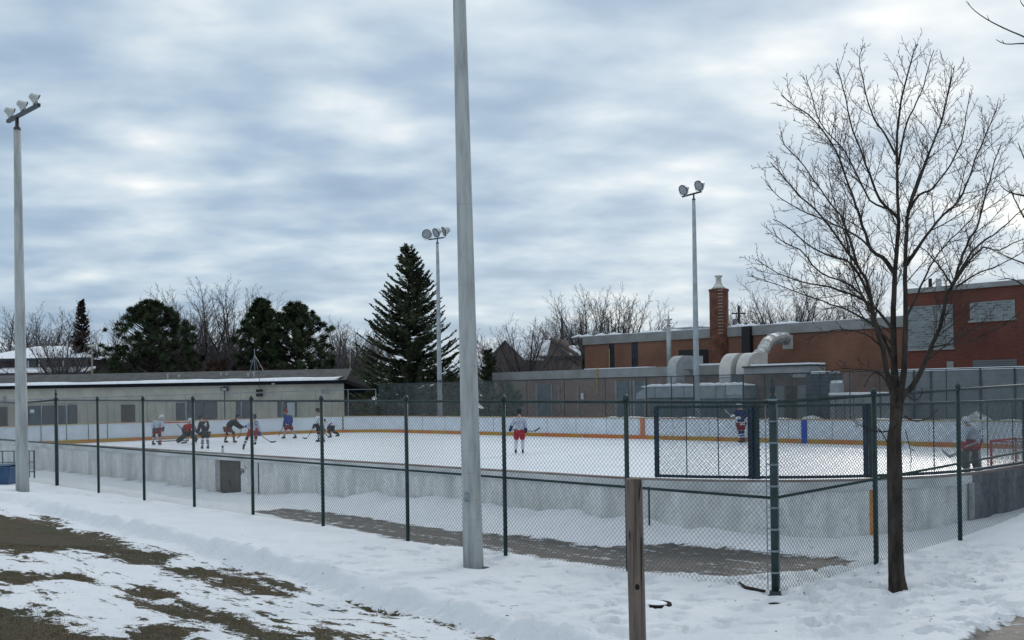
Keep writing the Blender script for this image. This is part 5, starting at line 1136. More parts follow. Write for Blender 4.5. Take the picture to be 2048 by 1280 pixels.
spec = [
 (0, 415, 562, 135, 'tall leafless tree between the two round pines, left of its twin', GL, 1.05, .3), (2, 478, 560, 137, 'tall leafless tree between the two round pines, right of its twin', GL, .85, 1.9), (1, 368, 585, 140, 'leafless tree rising directly behind the left round pine', GL, .8, 4.0),
 (1, 80, 612, 146, 'spreading leafless tree rising behind the snowy roofed house', GL, 1.1, .5), (3, 118, 640, 112, 'low leafless tree by the far left pole in front of the snowy roof', GL, .9, 2.1), (2, 215, 632, 134, 'leafless tree just right of the small dark spruce', GL, .9, 3.), (0, 10, 625, 165, 'leafless tree at the left edge behind the pole', GL, 1.2, 1.),
 (3, 662, 645, 150, 'pale leafless tree just right of the right pine', GL, 1.3, 2.), (1, 705, 640, 160, 'pale leafless tree between the beige building and the tall spruce', GL, 1.0, 4.4), (3, 735, 655, 150, 'leafless tree behind the left side of the tall spruce', GL, 1.2, 5.),
 (2, 1065, 632, 100, 'leafless tree in front of the brown gabled house', GMid, 1., .8), (3, 985, 668, 112, 'small leafless tree right beside the concrete pole', GMid, 1.1, 3.), (3, 1030, 650, 125, 'leafless tree behind the brown gabled house', GMid, 1.2, 1.),
 (0, 1175, 574, 125, 'tall leafless tree above the left end of the school, left one of two', GMid, .85, 0.), (1, 1150, 600, 130, 'leafless tree low behind the left end of the school', GMid, .7, 2.6), (2, 1240, 575, 122, 'tall leafless tree above the left end of the school, right one of two', GMid, .95, 2.), (0, 1215, 585, 131, 'leafless tree between the two tall ones above the school', GMid, .7, 5.), (3, 1300, 628, 130, 'thin leafless tree left of the metal flue', GMid, .8, 1.),
 (1, 1580, 556, 108, 'wide leafless tree behind the school to the right of the utility pole', GR, .95, .9), (3, 1510, 600, 115, 'small leafless tree next to the utility pole', GR, .9, 4.), (2, 1640, 590, 125, 'leafless tree behind the school roof, right of the widest one', GR, 1., 3.3), (0, 1745, 580, 120, 'leafless tree behind the school right next to the dark trunk', GR, .7, 3.), (3, 1395, 650, 140, 'tiny leafless crown showing left of the chimney', GR, .9, 2.),
 (2, 1120, 690, 95, 'thin sapling with bare twigs in front of the brown row house', GMid, .6, 1.1)]
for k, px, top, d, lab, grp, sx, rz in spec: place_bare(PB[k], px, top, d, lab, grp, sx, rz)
for o, _ in PB: 
    if 'used' in o: del o['used']
for o in list(C.objects):
    if 'used' in o: del o['used']
# ---- conifers
def spruce(px, top, d, rad, label, seed, mt='needle', base=.05, zb=0.):
    Rn = random.Random(seed); q = colx(px, zb, d); H = at(px, top, d).z-zb; t = empty('spruce_tree', q, label, 'tree'); tk = MB(); nb = MB()
    tk.tube([q-Z*.3, q+Z*H*.5, q+Z*H*.97], [H*.018, H*.010, .02], 8, False); z = H*base; tri = []
    while z < H*.985:
        f = (z/H-base)/(1-base); n = int(10-4*f); L = rad*((1-f)**.88)*(1+.0*f)+.18
        for k in range(n):
            an = Rn.random()*6.283; l = L*Rn.uniform(.62, 1.10); p = q+Z*(z+Rn.uniform(-.12,.12)); d0 = V((math.cos(an), math.sin(an), .08+.35*f)); ps = [p.copy()]; ns = 6
            for i in range(ns): d0 = (d0+Z*(.17 if i > 1 else -.06)+V((Rn.uniform(-1,1),Rn.uniform(-1,1),0))*.05).normalized(); p = p+d0*l/ns; ps.append(p.copy())
            tk.tube(ps, [.03*(1-i/ns)+.008 for i in range(ns+1)], 3, False)
            m_ = max(5, int(l/.16))
            for i in range(m_):
                g_ = (i+.6)/m_*ns; a_ = int(min(g_, ns-1)); pp = ps[a_].lerp(ps[a_+1], g_-a_); dr = (ps[a_+1]-ps[a_]).normalized(); sd_ = dr.cross(Z).normalized(); w = .26+.45*(1-i/m_)*min(1, l/2.2)
                for s_ in (-1, 1, 0):
                    dd = (dr*1.0+sd_*s_*Rn.uniform(.7,1.2)+Z*Rn.uniform(-.25,.55)).normalized(); tip = pp+dd*w*Rn.uniform(.7,1.25); sw = dd.cross(V((Rn.uniform(-1,1),Rn.uniform(-1,1),1))).normalized()*.055
                    mdp = pp.lerp(tip, .55); nb.add([pp, mdp+sw*1.2, tip, mdp-sw*1.2], [(0,1,2,3)])
                    for _ in range(2):
                        e_ = pp.lerp(tip, Rn.uniform(.1,.8)); t2_ = e_+(dd+V((Rn.uniform(-1,1),Rn.uniform(-1,1),Rn.uniform(-.8,.8)))).normalized()*.17; nb.add([e_-sw*.6, e_+sw*.6, t2_], [(0,1,2)])
        z += .30*(1-.35*f)
    tk.build('trunk', M['bark'], t); nb.build('crown', M[mt], t); return t
d = 84; spruce(820, 489, d, 6.2, 'tall dark pointed spruce with upswept branches behind the far boards', 3)
spruce(165, 598, 126, 2.6, 'small dark narrow spruce standing among bare trees at the left', 8, 'leafdead', .02)
spruce(978, 700, 92, 1.9, 'small dark evergreen just right of the concrete pole', 15, 'needle', .02)
spruce(870, 775, 80, 1.6, 'low evergreen shrub at the foot of the slim pole with three lamps', 17, 'needle', .02)
def pine(px, top, d, wpx, label, seed, mt='needle2', rust=False):
    Rn = random.Random(seed); q = colx(px, 0, d); H = at(px, top, d).z; rad = wpx/2*d/F; t = empty('pine_tree', q, label, 'tree'); tk = MB(); nb = MB()
    tk.tube([q-Z*.3, q+Z*H*.5, q+Z*H*.9], [.32, .2, .05], 8, False); cl = []
    n = 400
    for i in range(n):
        f = Rn.random()**.9; z = H*(.16+.84*f); prof = min(1., 1.10*(1-f)**.40)*(.8+.2*min(1, f*5)); an = Rn.random()*6.283; r = 1.18*rad*prof*(Rn.random()**.45)*(1+.16*math.sin(3*an+seed)*math.sin(7*f+seed)+.14*math.sin(11*f+an*2))
        cl.append(q+V((math.cos(an)*r, math.sin(an)*r, z-.35)))
    for k in range(9): an = k*.7; cl.append(q+V((math.cos(an)*.35*(k % 3), math.sin(an)*.35, H-.45-.25*k)))
    for c in cl:
        root = q+Z*max(.8, (c.z-q.z)-((c-q).xy.length)*.55); tk.tube([root, root.lerp(c, .55)-Z*.1, c], [.06,.04,.02], 4, False)
        R1 = Rn.uniform(.34,.70); 
        for _ in range(110):
            dd = V((Rn.gauss(0,1), Rn.gauss(0,1), Rn.gauss(.35,.8))).normalized(); e0_ = c+dd*R1*Rn.uniform(.0,.55); e1_ = c+dd*R1*Rn.uniform(.8,1.15); sw = dd.orthogonal().normalized()*.045; sw = rot_about(sw, dd, Rn.random()*6.28); nb.add([e0_-sw, e0_+sw, e1_], [(0,1,2)])
    tk.build('trunk', M['bark'], t); nb.build('crown', M[mt], t); return t
pine(304, 599, 118, 215, 'broad dark round pine behind the beige building, left of two', 41)
pine(527, 596, 120, 118, 'narrower left half of the right hand pair of dark pines', 42)
pine(597, 602, 119, 155, 'dark round pine behind the beige building, right of two', 43)
def shrub(px, top, d, wpx, label, seed, mt, n=40, zb=0., name='shrub'):
    Rn = random.Random(seed); q = colx(px, zb, d); H = at(px, top, d).z-zb; rad = wpx/2*d/F; nb = MB(); t = empty(name, q, label, 'shrub'); tk = MB()
    for i in range(n):
        an = Rn.random()*6.283; r = rad*Rn.random()**.6; z = H*Rn.uniform(.15,.95)*(1-.3*(r/rad)**2); c = q+V((math.cos(an)*r, math.sin(an)*r, z)); tk.tube([q+V((math.cos(an)*.2, math.sin(an)*.2, 0)), c], [.04,.012], 3, False)
        for _ in range(90):
            dd = V((Rn.gauss(0,1), Rn.gauss(0,1), Rn.gauss(.2,.9))).normalized(); e0_ = c+dd*Rn.uniform(0,.3); e1_ = c+dd*Rn.uniform(.4,.8); sw = dd.orthogonal().normalized()*.04; nb.add([e0_-sw, e0_+sw, e1_], [(0,1,2)])
    tk.build('stem', M['bark'], t); nb.build('foliage', M[mt], t)
shrub(225, 715, 112, 100, 'dark hedge mass between the street lamp and the left pine', 61, 'needle2', 50)
shrub(430, 712, 113, 130, 'rusty brown shrub below the two tall bare trees', 62, 'leafdead', 60)
shrub(560, 715, 112, 200, 'rusty brown shrub in front of the right pine', 63, 'leafdead', 80)
shrub(675, 735, 118, 90, 'grey brown shrub right of the beige roof', 64, 'leafdead', 40)
shrub(742, 768, 93, 60, 'dark shrub dusted with snow left of the tall spruce', 65, 'needle', 30)
shrub(1010, 760, 78, 60, 'dark green shrub against the left end of the brick wing', 66, 'needle', 26)
shrub(905, 738, 88, 90, 'tall dark evergreen hedge behind the slim pole with three lamps', 68, 'needle', 90)
shrub(770, 790, 80, 50, 'low dark shrub under the tall spruce', 67, 'needle', 20)
# a far belt of woodland closing the horizon
wb_ = MB(); Rn = random.Random(99)
for i in range(420):
    x = Rn.uniform(-260, 260); y = Rn.uniform(215, 330); hh_ = Rn.uniform(4, 8)
    wb_.tube([V((x,y,-.5)), V((x+Rn.uniform(-.5,.5),y,hh_*.6)), V((x+Rn.uniform(-1,1),y,hh_))], [.22,.12,.03], 4, False)
    for k in range(26):
        a = Rn.uniform(.15,.95)*hh_; an = Rn.random()*6.28; l = Rn.uniform(.8,2.6); wb_.wire(V((x,y,a)), V((x+math.cos(an)*l, y+math.sin(an)*l, a+l*Rn.uniform(.3,1.1))), .022)
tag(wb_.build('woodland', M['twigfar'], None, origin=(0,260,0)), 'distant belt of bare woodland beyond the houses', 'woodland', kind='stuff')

# ---- scraps of twig and leaf blown onto the snow
lt = MB(); Rn = random.Random(17)
for i in range(260):
    k = Rn.random()
    if k < .5: p = gpt(1796, 1176)+V((Rn.gauss(0,1.6), Rn.gauss(0,1.6), 0))
    else: p = gpt(Rn.uniform(100, 1900), Rn.uniform(1070, 1275))
    if not (-10 < p.x < 9 and 5.8 < p.y < 20): continue
    z = gh(p.x, p.y)+.006; t = Rn.uniform(0, 6.28); l = Rn.uniform(.01, .06); d_ = V((math.cos(t), math.sin(t), 0)); q = V((p.x, p.y, z))
    if Rn.random() < .5: lt.wire(q, q+d_*l*2+Z*Rn.uniform(0,.012), .0022)
    else: n_ = d_.cross(Z); lt.add([q-d_*l*.4, q+n_*l*.25+Z*.006, q+d_*l*.5, q-n_*l*.25], [(0,1,2,3)])
tag(lt.build('leaf_litter', M['bark'], None, origin=(0,12,.5)), 'scattered dark twigs and leaf scraps lying on the snow', 'litter', kind='stuff')
# ================================================================ hockey players
fab = {}
def cloth(name, col, var=.12):
    if name not in fab: fab[name] = mat('cloth_'+name, col, .8, var, 9., .15, 30.)
    return fab[name]
K = dict(white=(.60,.62,.68), navy=(.015,.028,.10), black=(.012,.014,.020), red=(.33,.012,.022), darkred=(.19,.014,.02), blue=(.02,.05,.24), grey=(.30,.34,.38), maroon=(.10,.02,.02), padgreen=(.02,.035,.035), padbrown=(.07,.05,.045), orange=(.45,.15,.05), teal=(.03,.12,.22), pale=(.42,.46,.56))
for k, v in K.items(): cloth(k, v)
def skin_obj(name, vs, es, rs, mt, parent, sub=1, rootv=0):
    me = bpy.data.meshes.new(name+'_t'); o0 = V((0,0,0)); p = parent
    while p: o0 += p.location; p = p.parent
    me.from_pydata([tuple(V(v)-o0) for v in vs], es, []); o = bpy.data.objects.new(name+'_t', me); C.objects.link(o)
    md = o.modifiers.new('s', 'SKIN'); sv = me.skin_vertices[0].data
    for i, r in enumerate(rs): sv[i].radius = (r, r) if not hasattr(r, '__len__') else r; sv[i].use_root = (i == rootv)
    if sub: s = o.modifiers.new('b', 'SUBSURF'); s.levels = sub
    dg = bpy.context.evaluated_depsgraph_get(); ev = o.evaluated_get(dg); nm = bpy.data.meshes.new_from_object(ev)
    bpy.data.objects.remove(o); bpy.data.meshes.remove(me); nm.materials.clear(); nm.materials.append(mt)
    nm.polygons.foreach_set('use_smooth', [True]*len(nm.polygons)); nm.name = name
    r = bpy.data.objects.new(name, nm); C.objects.link(r); r.parent = parent; return r
def player(d, J, col, label, kind='player', S=1.0, face=(0,-1,0), helmet='white', cage=True, pads=None, stripe=None, number=None):
    """J: joint name -> (px, py, dz metres away from the body plane)"""
    def j(n, dz=0): x = J[n]; return at(x[0], x[1], d+(x[2] if len(x) > 2 else 0)+dz)
    head, pel = j('head'), j('pel'); sL, sR = j('sL'), j('sR'); eL, eR, hL, hR = j('eL'), j('eR'), j('hL'), j('hR'); kL, kR, aL, aR = j('kL'), j('kR'), j('aL'), j('aR')
    lift = {'L': J['aL'][3] if len(J['aL']) > 3 else 0, 'R': J['aR'][3] if len(J['aR']) > 3 else 0}
    aL.z = max(aL.z, .16+lift['L']) if lift['L'] else .17; aR.z = max(aR.z, .16+lift['R']) if lift['R'] else .17
    neck = (sL+sR)/2+Z*.06; chest = (sL+sR)/2*.62+pel*.38; right = (sR-sL); right = right.normalized() if right.length > .05 else V((1,0,0))
    base = V(((aL.x+aR.x)/2, (aL.y+aR.y)/2, 0)); t = empty('person', base, label, 'person', 'ice hockey players')
    side = V((sR.x-sL.x, sR.y-sL.y, 0)); side = side.normalized() if side.length > .08 else V((1,0,0))
    qL, qR = pel-side*.12*S-Z*.06, pel+side*.12*S-Z*.06
    f = V(face).normalized()
    # continuous body
    def fingers(v, e, r, hi_, h, dirn):
        dn = V(dirn).normalized(); sd_ = dn.cross(f); sd_ = sd_.normalized() if sd_.length > .1 else Z
        for k in range(4):
            b0 = h+dn*.05+sd_*(k-1.5)*.020; i0 = len(v); L = (.062,.072,.068,.052)[k]
            v += [b0, b0+dn*L*.5-Z*.008, b0+dn*L*.8-Z*.03-f*-.01]; e += [(hi_, i0), (i0, i0+1), (i0+1, i0+2)]; r += [.011, .009, .008]
        i0 = len(v); v += [h+sd_*-.045+dn*.02, h+sd_*-.055+dn*.055+f*.02]; e += [(hi_, i0), (i0, i0+1)]; r += [.012, .010]
    vs = [pel, pel*.5+chest*.5, chest, neck, neck*.45+head*.55, head, sL, eL, eL.lerp(hL,.85), hL, sR, eR, eR.lerp(hR,.85), hR, qL, kL, aL, aL+f*.13-Z*.09, qR, kR, aR, aR+f*.13-Z*.09]
    es = [(0,1),(1,2),(2,3),(3,4),(4,5),(3,6),(6,7),(7,8),(8,9),(3,10),(10,11),(11,12),(12,13),(0,14),(14,15),(15,16),(16,17),(0,18),(18,19),(19,20),(20,21)]
    rs_ = [.15,.14,.16,.07,.055,.095,.07,.045,.03,.035,.07,.045,.03,.035,.10,.065,.04,.03,.10,.065,.04,.03]
    fingers(vs, es, rs_, 9, hL, hL-eL); fingers(vs, es, rs_, 13, hR, hR-eR)
    body = skin_obj('body', vs, es, [r*S for r in rs_], M['skin'], t, 1)
    # face: nose, eyes, mouth, ears on the head
    m = MB(); hc = head+Z*.01; up_ = Z
    m.ball(hc+f*.095*S-Z*.015, .014, .02, .02, 8, 6); rt = f.cross(Z).normalized()
    m.ball(hc+rt*.095-Z*.01, .012, .02, .03, 8, 6); m.ball(hc-rt*.095-Z*.01, .012, .02, .03, 8, 6); m.build('nose_and_ears', M['skin'], t, True)
    m = MB(); 
    for s in (-1, 1): m.ball(hc+f*.088+rt*.032*s+Z*.012, .012, .010, .008, 8, 5)
    m.cbox(hc+f*.094-Z*.055, .045, .008, .012, rt, f); m.build('eyes_and_mouth', M['blackplastic'], t)
    # jersey
    jv = [pel+Z*.03, pel*.5+chest*.5, chest, neck, sL, eL, eL.lerp(hL,.72), sR, eR, eR.lerp(hR,.72)]
    je = [(0,1),(1,2),(2,3),(3,4),(4,5),(5,6),(3,7),(7,8),(8,9)]
    jm = fab[col['jersey']]; skin_obj('jersey', jv, je, [r*S for r in (.215,.205,.215,.13,.13,.095,.085,.13,.095,.085)], jm, t, 1)
    if stripe:
        m = MB(); ax = (pel-chest).normalized()
        for k, (o_, cn) in enumerate(stripe):
            c = pel+ax*(o_); mm = MB(); mm.lathe(c, [(.222*S,-.028),(.232*S,-.01),(.232*S,.02),(.22*S,.035)], 18, ax); mm.build('hem_stripe', fab[cn], t, True)
    if number: # a plain patch of painted cloth on the back, shaped as its digit
        px, py, ch, cn = number
        cu = bpy.data.curves.new('digit', 'FONT'); cu.body = ch; cu.size = .36; cu.align_x = 'CENTER'; cu.align_y = 'CENTER'; cu.extrude = .012; ob = bpy.data.objects.new('digit', cu); C.objects.link(ob)
        dg = bpy.context.evaluated_depsgraph_get(); nm = bpy.data.meshes.new_from_object(ob.evaluated_get(dg)); bpy.data.objects.remove(ob); nm.materials.clear(); nm.materials.append(fab[cn])
        o = bpy.data.objects.new('number', nm); C.objects.link(o); o.parent = t; q = at(px, py, d-.24*S); o.location = q-t.location; o.rotation_euler = (math.radians(80), 0, 0)
    # shorts
    sv = [pel-Z*.0, qL, qL.lerp(kL,.52), qL.lerp(kL,.80), qR, qR.lerp(kR,.52), qR.lerp(kR,.80)]
    skin_obj('hockey_pants', sv, [(0,1),(1,2),(2,3),(0,4),(4,5),(5,6)], [r*S for r in (.19,.155,.145,.125,.155,.145,.125)], fab[col['pants']], t, 1)
    if 'buckle' in col:
        pass
    for s, k_, a_, q_ in (('L', kL, aL, qL), ('R', kR, aR, qR)):
        m = MB(); ps = [q_.lerp(k_,.82), k_, k_.lerp(a_,.3), k_.lerp(a_,.6), k_.lerp(a_,.95)]
        m.tube(ps, [.085*S,.088*S,.078*S,.07*S,.055*S], 12); sk = m.build('sock', fab[col['sock']], t, True)
        if col.get('sockstripe'):
            ax = (a_-k_).normalized(); m = MB()
            for ff in (.30, .62): m.lathe(k_.lerp(a_, ff), [(.082*S,-.035),(.084*S,.035)], 12, ax)
            m.build('sock_stripe', fab[col['sockstripe']], sk, True)
        if pads:
            m = MB(); ax = (k_-a_).normalized(); w_ = f.cross(ax).normalized(); c = a_.lerp(k_, .55)+f*.12
            vsx = []
            n_ = 7
            for i in range(n_):
                u_ = i/(n_-1); q0 = (a_-Z*.06).lerp(k_+ax*.22, u_)+f*(.11+.03*math.sin(u_*3.1)); hw2 = .135+.02*math.sin(u_*3.1)
                for x_, y_ in ((-1,.0),(-.85,.07),(0,.09),(.85,.07),(1,0),(0,-.03)): vsx.append(q0+w_*hw2*x_+f*y_)
            fs = []
            for i in range(n_-1):
                for kk in range(6): a0_ = i*6+kk; b0_ = i*6+(kk+1)%6; fs.append((a0_, b0_, b0_+6, a0_+6))
            fs += [tuple(range(6)), tuple(range((n_-1)*6, n_*6))]; m.add(vsx, fs); m.build('leg_pad', fab[pads], t, True)
        # skate: boot, sole and steel
        g_ = (a_.z-.17); m = MB(); heel = a_-f*.07-Z*.08; toe = a_+f*.19-Z*.095
        m.tube([a_+Z*.06, a_-Z*.02], [.055, .058], 10); m.tube([heel, a_-Z*.075, a_+f*.09-Z*.085, toe], [.045,.055,.052,.036], 10); bt_ = m.build('skate', M['blackplastic'], t, True)
        m = MB(); rt2 = f.cross(Z).normalized(); m.cbox(a_+f*.05-Z*.145, .012, .27, .03, rt2, f); m.cbox(a_-f*.05-Z*.125, .03, .04, .03, rt2, f); m.cbox(a_+f*.14-Z*.125, .03, .04, .03, rt2, f); m.build('blade', M['galv'], bt_)
    for e_, h_ in ((eL, hL), (eR, hR)):
        dn = (h_-e_).normalized(); m = MB(); m.tube([h_-dn*.17, h_-dn*.05, h_+dn*.05, h_+dn*.11], [.085*S,.072*S,.078*S,.045*S], 10); m.build('glove', fab[col['glove']], t, True)
    # helmet
    m = MB(); prof = [(.02,.155),(.075,.145),(.115,.11),(.132,.05),(.13,0),(.122,-.03)]
    m.lathe(head+Z*.015-f*.012, [(r*1.0, h_) for r, h_ in prof], 18, Z); m.cbox(head-f*.07-Z*.05, .17, .09, .10, rt, f); hm = m.build('helmet', fab[helmet] if helmet in fab else cloth(helmet, (.6,.6,.58)), t, True)
    if cage:
        m = MB()
        for k in (-2, -1, 0, 1, 2): m.tube([head+f*.115+rt*k*.04+Z*.05, head+f*.145+rt*k*.036-Z*.04, head+f*.10+rt*k*.028-Z*.115], .004, 4)
        for zz2 in (.04, 0, -.04, -.08): m.tube([head+f*.05+rt*.115+Z*zz2, head+f*.14+Z*zz2, head+f*.05-rt*.115+Z*zz2], .004, 4)
        m.build('face_cage', M['galv'] if helmet != 'white' else M['lampmetal'], hm)
    return t
def stick(pts, d, blade, label, goalie=False, mt=None, dz=0, onice=False):
    ps = [at(x[0], x[1], d+(x[2] if len(x) > 2 else dz)) for x in pts]; bl = [at(x[0], x[1], d+(x[2] if len(x) > 2 else dz)) for x in blade]
    t = empty('hockey_stick', ps[0], label, 'hockey stick', 'hockey sticks'); w_ = .035 if goalie else .024
    m = MB(); m.tube(ps, w_*.75, 6); m.build('shaft', mt or M['blackplastic'], t, True)
    m = MB(); n_ = len(bl); h_ = .10 if goalie else .075
    for i in range(n_-1): m.box(bl[i]-Z*h_/2-V((0,.012,0)), bl[i+1]-bl[i], V((0,.03,0)), Z*h_*(1 if i < n_-2 else .9))
    m.build('blade', mt or M['blackplastic'], t)
    return t
def z12(X, Y): return (280+X/11.64, 800+Y/11.64)
FY = lambda y, x: 2.8/((y-(785-.015*(x-1024)))/F)                     # distance of a point on the ice seen at pixel (x, y)
# 1 white jersey beside the left net
d = FY(890, 312)
player(d, dict(head=(323.5,834.5,-.1), pel=(313.5,858.5), sL=(309.5,844), sR=(322.5,843.5), eL=(303.5,853.5,-.1), eR=(327,852,-.2), hL=(310,860.5,-.35), hR=(326,859.5,-.35), kL=(307.8,871.5,-.15), kR=(319.5,870.5,-.15), aL=(306,886), aR=(318.5,885.5)),
 dict(jersey='pale', pants='darkred', sock='black', sockstripe='white', glove='navy'), 'player in a pale jersey and dark red pants bending beside the left goal', face=(.85,-.5,0), helmet='white')
# goalie by the left net
d = FY(886, 375)
player(d, dict(head=(380,841.5,-.25), pel=(374,864), sL=(371,851,-.1), sR=(385.5,851,-.1), eL=(366.5,858,-.25), eR=(390,858.5,-.2), hL=(366,860,-.5), hR=(394.5,864,-.45), kL=(366.5,872.5,-.35), kR=(386.5,871.5,-.3), aL=(354.5,883,-.1), aR=(392.5,882)),
 dict(jersey='red', pants='black', sock='black', glove='navy'), 'goalie in a red jersey with big dark leg pads crouching at the left goal', face=(.35,-.95,0), helmet='white', pads='padgreen', S=1.08)
stick([(354.5,848.5,-.55),(366,860.5,-.55),(371,872,-.55)], d, [(371,872,-.55),(374,884,-.55),(362,886,-.6)], 'goalie stick held by the red goalie at the left goal', True, M['blackplastic'])
# 3 black jersey seen from behind
d = FY(898, 410)
player(d, dict(head=(399.5,835.5,.1), pel=(411.5,866), sL=(401.5,846,.0), sR=(413,844.5,.0), eL=(398,856,.2), eR=(417,855,.15), hL=(396.5,863.5,.35), hR=(400,868,.35), kL=(404.8,878,.0), kR=(414.6,877.5,.0), aL=(404.8,893.), aR=(416.4,892.5)),
 dict(jersey='black', pants='black', sock='white', sockstripe='black', glove='black'), 'player in a black jersey with a white number seen from behind', face=(-.6,.8,0), helmet='black', number=(410.5,849.5,'4','white'))
stick([(396,861,.4),(392,874,.3),(389,886,.2)], d, [(389,886,.2),(383,888,.2)], 'dark hockey stick of the player in black beside the left goal')
# 4 crouching black jersey
d = FY(885.5, 460)
player(d, dict(head=(475.5,834,-.1), pel=(455,856), sL=(463,841,.15), sR=(470,841.5,-.15), eL=(470,850,.2), eR=(477,849,-.2), hL=(480,856,.1), hR=(485,853.5,-.2), kL=(454,867,.1), kR=(467,865,-.15), aL=(450.5,882.), aR=(468.,881)),
 dict(jersey='black', pants='maroon', sock='black', sockstripe='orange', glove='black'), 'player in a black jersey leaning forward with an arm stretched to the right', face=(.95,-.3,0), helmet='black')
stick([(485,853,-.2),(482,861,-.35),(480.5,872,-.5)], d, [(480.5,872,-.5),(474,876,-.5)], 'dark stick pointing down from the leaning player in black')
# 5 white jersey striding, seen from behind
d = FY(899, 500)
player(d, dict(head=(508.,834.,.15), pel=(506.5,859.5), sL=(501.5,844.5,0), sR=(514,844,0), eL=(496.5,851.5,.15), eR=(519,856,.0), hL=(492.5,852.5,.3), hR=(518.8,868,.1), kL=(494,876,-.1), kR=(511.8,875,.2), aL=(487.3,896,-.1), aR=(510.5,887.,.45,.22)),
 dict(jersey='pale', pants='red', sock='black', sockstripe='white', glove='blue'), 'player in a white jersey and red pants striding left, seen from behind through the fence', face=(-.5,.8,0), helmet='navy', stripe=[(-.03,'white')], number=(512,846.5,'0','navy'))
stick([(515,862,.2),(519,868,.1),(530,876.5,.1),(540.5,883.8,.1)], d, [(540.5,883.8,.1),(546,884.2,.1),(551.5,882.6,.1)], 'long black stick reaching right from the striding player in white')
# 6 blue jersey, red helmet
d = FY(877, 580)
player(d, dict(head=(571.,823,-.1), pel=(577,851), sL=(571.5,832,.0), sR=(581.5,833,.05), eL=(569.5,841,-.1), eR=(584.,842,.1), hL=(567.5,850.5,-.25), hR=(580,850,-.35), kL=(569.8,862.5,-.1), kR=(585.5,862,.05), aL=(568.5,871.5), aR=(591.,871.5)),
 dict(jersey='blue', pants='darkred', sock='grey', glove='navy'), 'player in a blue jersey and red helmet standing with legs apart near the end boards', face=(-.8,-.55,0), helmet='darkred', stripe=[(-.04,'white')])
stick([(580,850,-.35),(567.5,851,-.3),(560,866,-.2)], d, [(560,866,-.2),(557,873,-.2)], 'stick held low by the player in blue near the end boards')
# 7a upright player behind the fence post
d = FY(884, 642)
player(d, dict(head=(634.5,821.5,-.1), pel=(640,853), sL=(635.5,834,.0), sR=(645.5,835,.05), eL=(631.5,844.5,-.15), eR=(643.5,845,-.1), hL=(627.3,853.5,-.3), hR=(632,851,-.3), kL=(637.,866,-.1), kR=(645,866,.0), aL=(637.5,880.5), aR=(647.5,878.5)),
 dict(jersey='white', pants='black', sock='black', sockstripe='white', glove='black'), 'player in white with black pants skating left behind the third fence post from the terminal', face=(-.9,-.3,0), helmet='black')
stick([(633,848,-.3),(626.5,855.5,-.3),(619,869,-.35),(613.6,876.5,-.4)], d, [(613.6,876.5,-.4),(609.5,876.8,-.4),(605,875.2,-.4)], 'black stick reaching left from the upright player behind the post')
# 7b bent player trailing behind
d = FY(879, 668)
player(d, dict(head=(647,842,.1), pel=(661.5,853.5), sL=(651,844.,.1), sR=(653.5,847.5,-.1), eL=(648.5,853,.1), eR=(650.5,856,-.2), hL=(645,860,.1), hR=(647,862,-.2), kL=(657.5,864,-.1), kR=(668,864,.1), aL=(661.5,872.5,.1,.12), aR=(677.,873.5,.2,.18)),
 dict(jersey='white', pants='black', sock='black', glove='navy'), 'player in a white and navy jersey bent forward, legs trailing to the right', face=(-.95,-.2,-.1), helmet='navy', stripe=[(-.12,'navy')])
stick([(645,860,.1),(648,866,-.1)], d, [(648,866,-.1),(655,871,-.1)], 'stick held under the bent player by the left far boards')
# 8 white jersey, red pants in midfield
d = FY(907.5, 1038)
player(d, dict(head=(1038.8,823.5,.1), pel=(1038.8,863), sL=(1030.3,838,0), sR=(1047.3,838,0), eL=(1024.8,849,.1), eR=(1050.8,850,.1), hL=(1021,858.5,.1), hR=(1051.5,861.5,.2), kL=(1032,884,.0), kR=(1045.5,884,.0), aL=(1031.5,901), aR=(1045.6,901)),
 dict(jersey='pale', pants='red', sock='white', glove='navy'), 'player in a white jersey and bright red pants standing alone in midfield, seen from behind', face=(.1,.99,0), helmet='black', cage=False, number=(1039,846,'8','pale'))
stick([(1021,858,.2),(1050,861,.25),(1062,862.5,.3),(1070,862,.3)], d, [(1070,862,.3),(1075,859,.3),(1080,855,.3)], 'curved black stick held level by the lone midfield player')
# 9 blue jersey by the far boards on the right
d = FY(885.5, 1484)
player(d, dict(head=(1477.5,808,-.1), pel=(1482,848), sL=(1473,822,.0), sR=(1488.5,822,.1), eL=(1469.5,832.5,-.2), eR=(1490.5,835,.1), hL=(1464,831.5,-.35), hR=(1475,836,-.35), kL=(1479,864,-.1), kR=(1485.5,864,.0), aL=(1482.7,879.3), aR=(1487.5,878.3)),
 dict(jersey='navy', pants='darkred', sock='navy', sockstripe='white', glove='white'), 'player in a navy jersey and white helmet standing by the far boards on the right', face=(-.85,-.5,0), helmet='white', stripe=[(-.06,'white'),(.03,'white')])
stick([(1474,836,-.4),(1464,831.5,-.35),(1458,827.5,-.35),(1452.5,822.5,-.35)], d, [(1452.5,822.5,-.35),(1450,819,-.35)], 'pale stick held up to the left by the player in navy', mt=M['lampmetal'])
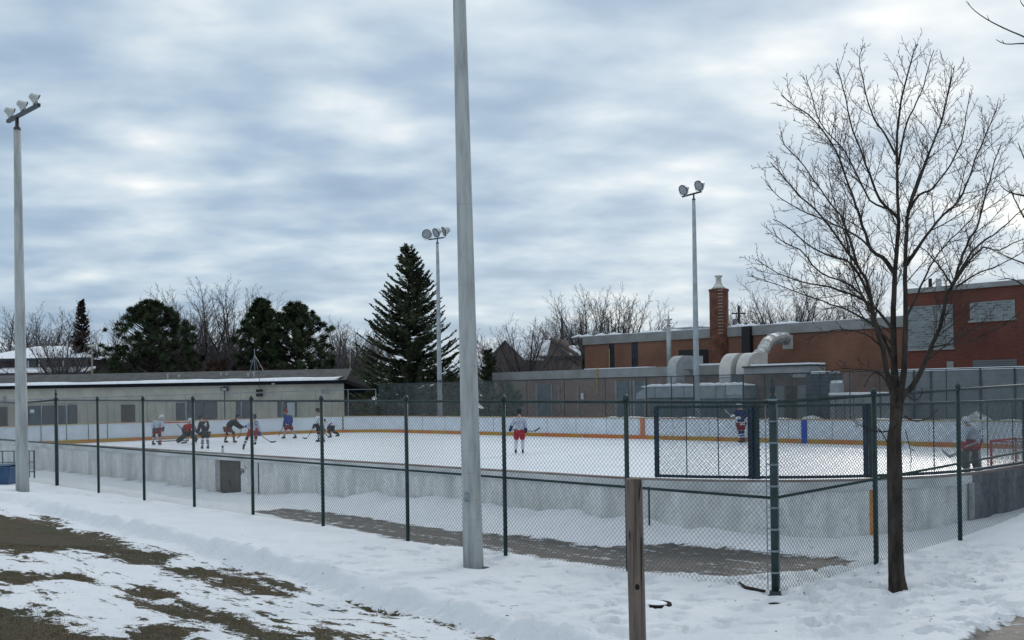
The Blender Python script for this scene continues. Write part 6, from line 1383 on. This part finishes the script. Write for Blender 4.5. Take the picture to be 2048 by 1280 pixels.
# 10 goalie at the right net
d = 34.
player(d, dict(head=(1931.5,843,-.1), pel=(1945,884), sL=(1933,858,-.1), sR=(1950,860,.15), eL=(1926,876,-.3), eR=(1957,876,.0), hL=(1925,895,-.5), hR=(1950,893,-.4), kL=(1937.5,908,-.3), kR=(1955.5,908,-.1), aL=(1937,938), aR=(1960,937)),
 dict(jersey='pale', pants='red', sock='grey', glove='red'), 'goalie in a pale jersey, red pants and brown leg pads at the right goal', face=(-.85,-.35,0), helmet='white', pads='padbrown', S=1.05)
stick([(1953,885,-.55),(1925,896,-.55),(1916,906,-.6)], d, [(1916,906,-.6),(1899,913.5,-.6),(1890,906,-.6),(1884,899,-.6)], 'pale goalie stick reaching left from the goalie at the right goal', True, M['duct'])
# ================================================================ goals
def goal(a, sgn, label):
    t = empty('hockey_goal', P(a, 31.5, 0), label, 'goal', 'hockey goals'); H_ = 1.22; w_ = .92
    for b in (31.5-w_, 31.5+w_): m = MB(); m.tube([P(a, b, 0), P(a, b, H_)], .035, 8); m.build('goal_post', M['red'], t, True)
    m = MB(); m.tube([P(a, 31.5-w_-.03, H_), P(a, 31.5+w_+.03, H_)], .035, 8); m.build('crossbar', M['red'], t, True)
    m = MB(); m.tube([P(a, 31.5-w_, .03), P(a+sgn*.8, 31.5-w_+.08, .03), P(a+sgn*1.05, 31.5-.4, .03), P(a+sgn*1.05, 31.5+.4, .03), P(a+sgn*.8, 31.5+w_-.08, .03), P(a, 31.5+w_, .03)], .03, 6); m.build('base_frame', M['dark'], t, True)
    m = MB(); m.tube([P(a, 31.5-w_, H_), P(a+sgn*.5, 31.5-w_+.1, H_-.02), P(a+sgn*.6, 31.5, H_-.02), P(a+sgn*.5, 31.5+w_-.1, H_-.02), P(a, 31.5+w_, H_)], .02, 6); m.build('top_frame', M['red'], t, True)
    m = MB(); bot = [P(a+sgn*x, 31.5+y, .05) for x, y in ((0,-w_),(.8,-w_+.08),(1.05,-.4),(1.05,.4),(.8,w_-.08),(0,w_))]; tp_ = [P(a+sgn*x, 31.5+y, H_) for x, y in ((0,-w_),(.5,-w_+.1),(.58,-.35),(.58,.35),(.5,w_-.1),(0,w_))]
    for i in range(5):
        for k in range(12): u_ = k/12; m.wire(bot[i].lerp(bot[i+1], u_), tp_[i].lerp(tp_[i+1], u_), .004)
        for k in range(1, 12): v_ = k/12; m.wire(bot[i].lerp(tp_[i], v_), bot[i+1].lerp(tp_[i+1], v_), .004)
    m.build('net', M['mesh_net'], t)
goal(62.5, 1, 'red framed goal at the far left end of the ice'); goal(11.8, -1, 'red framed goal at the right end seen from behind the mesh screen')
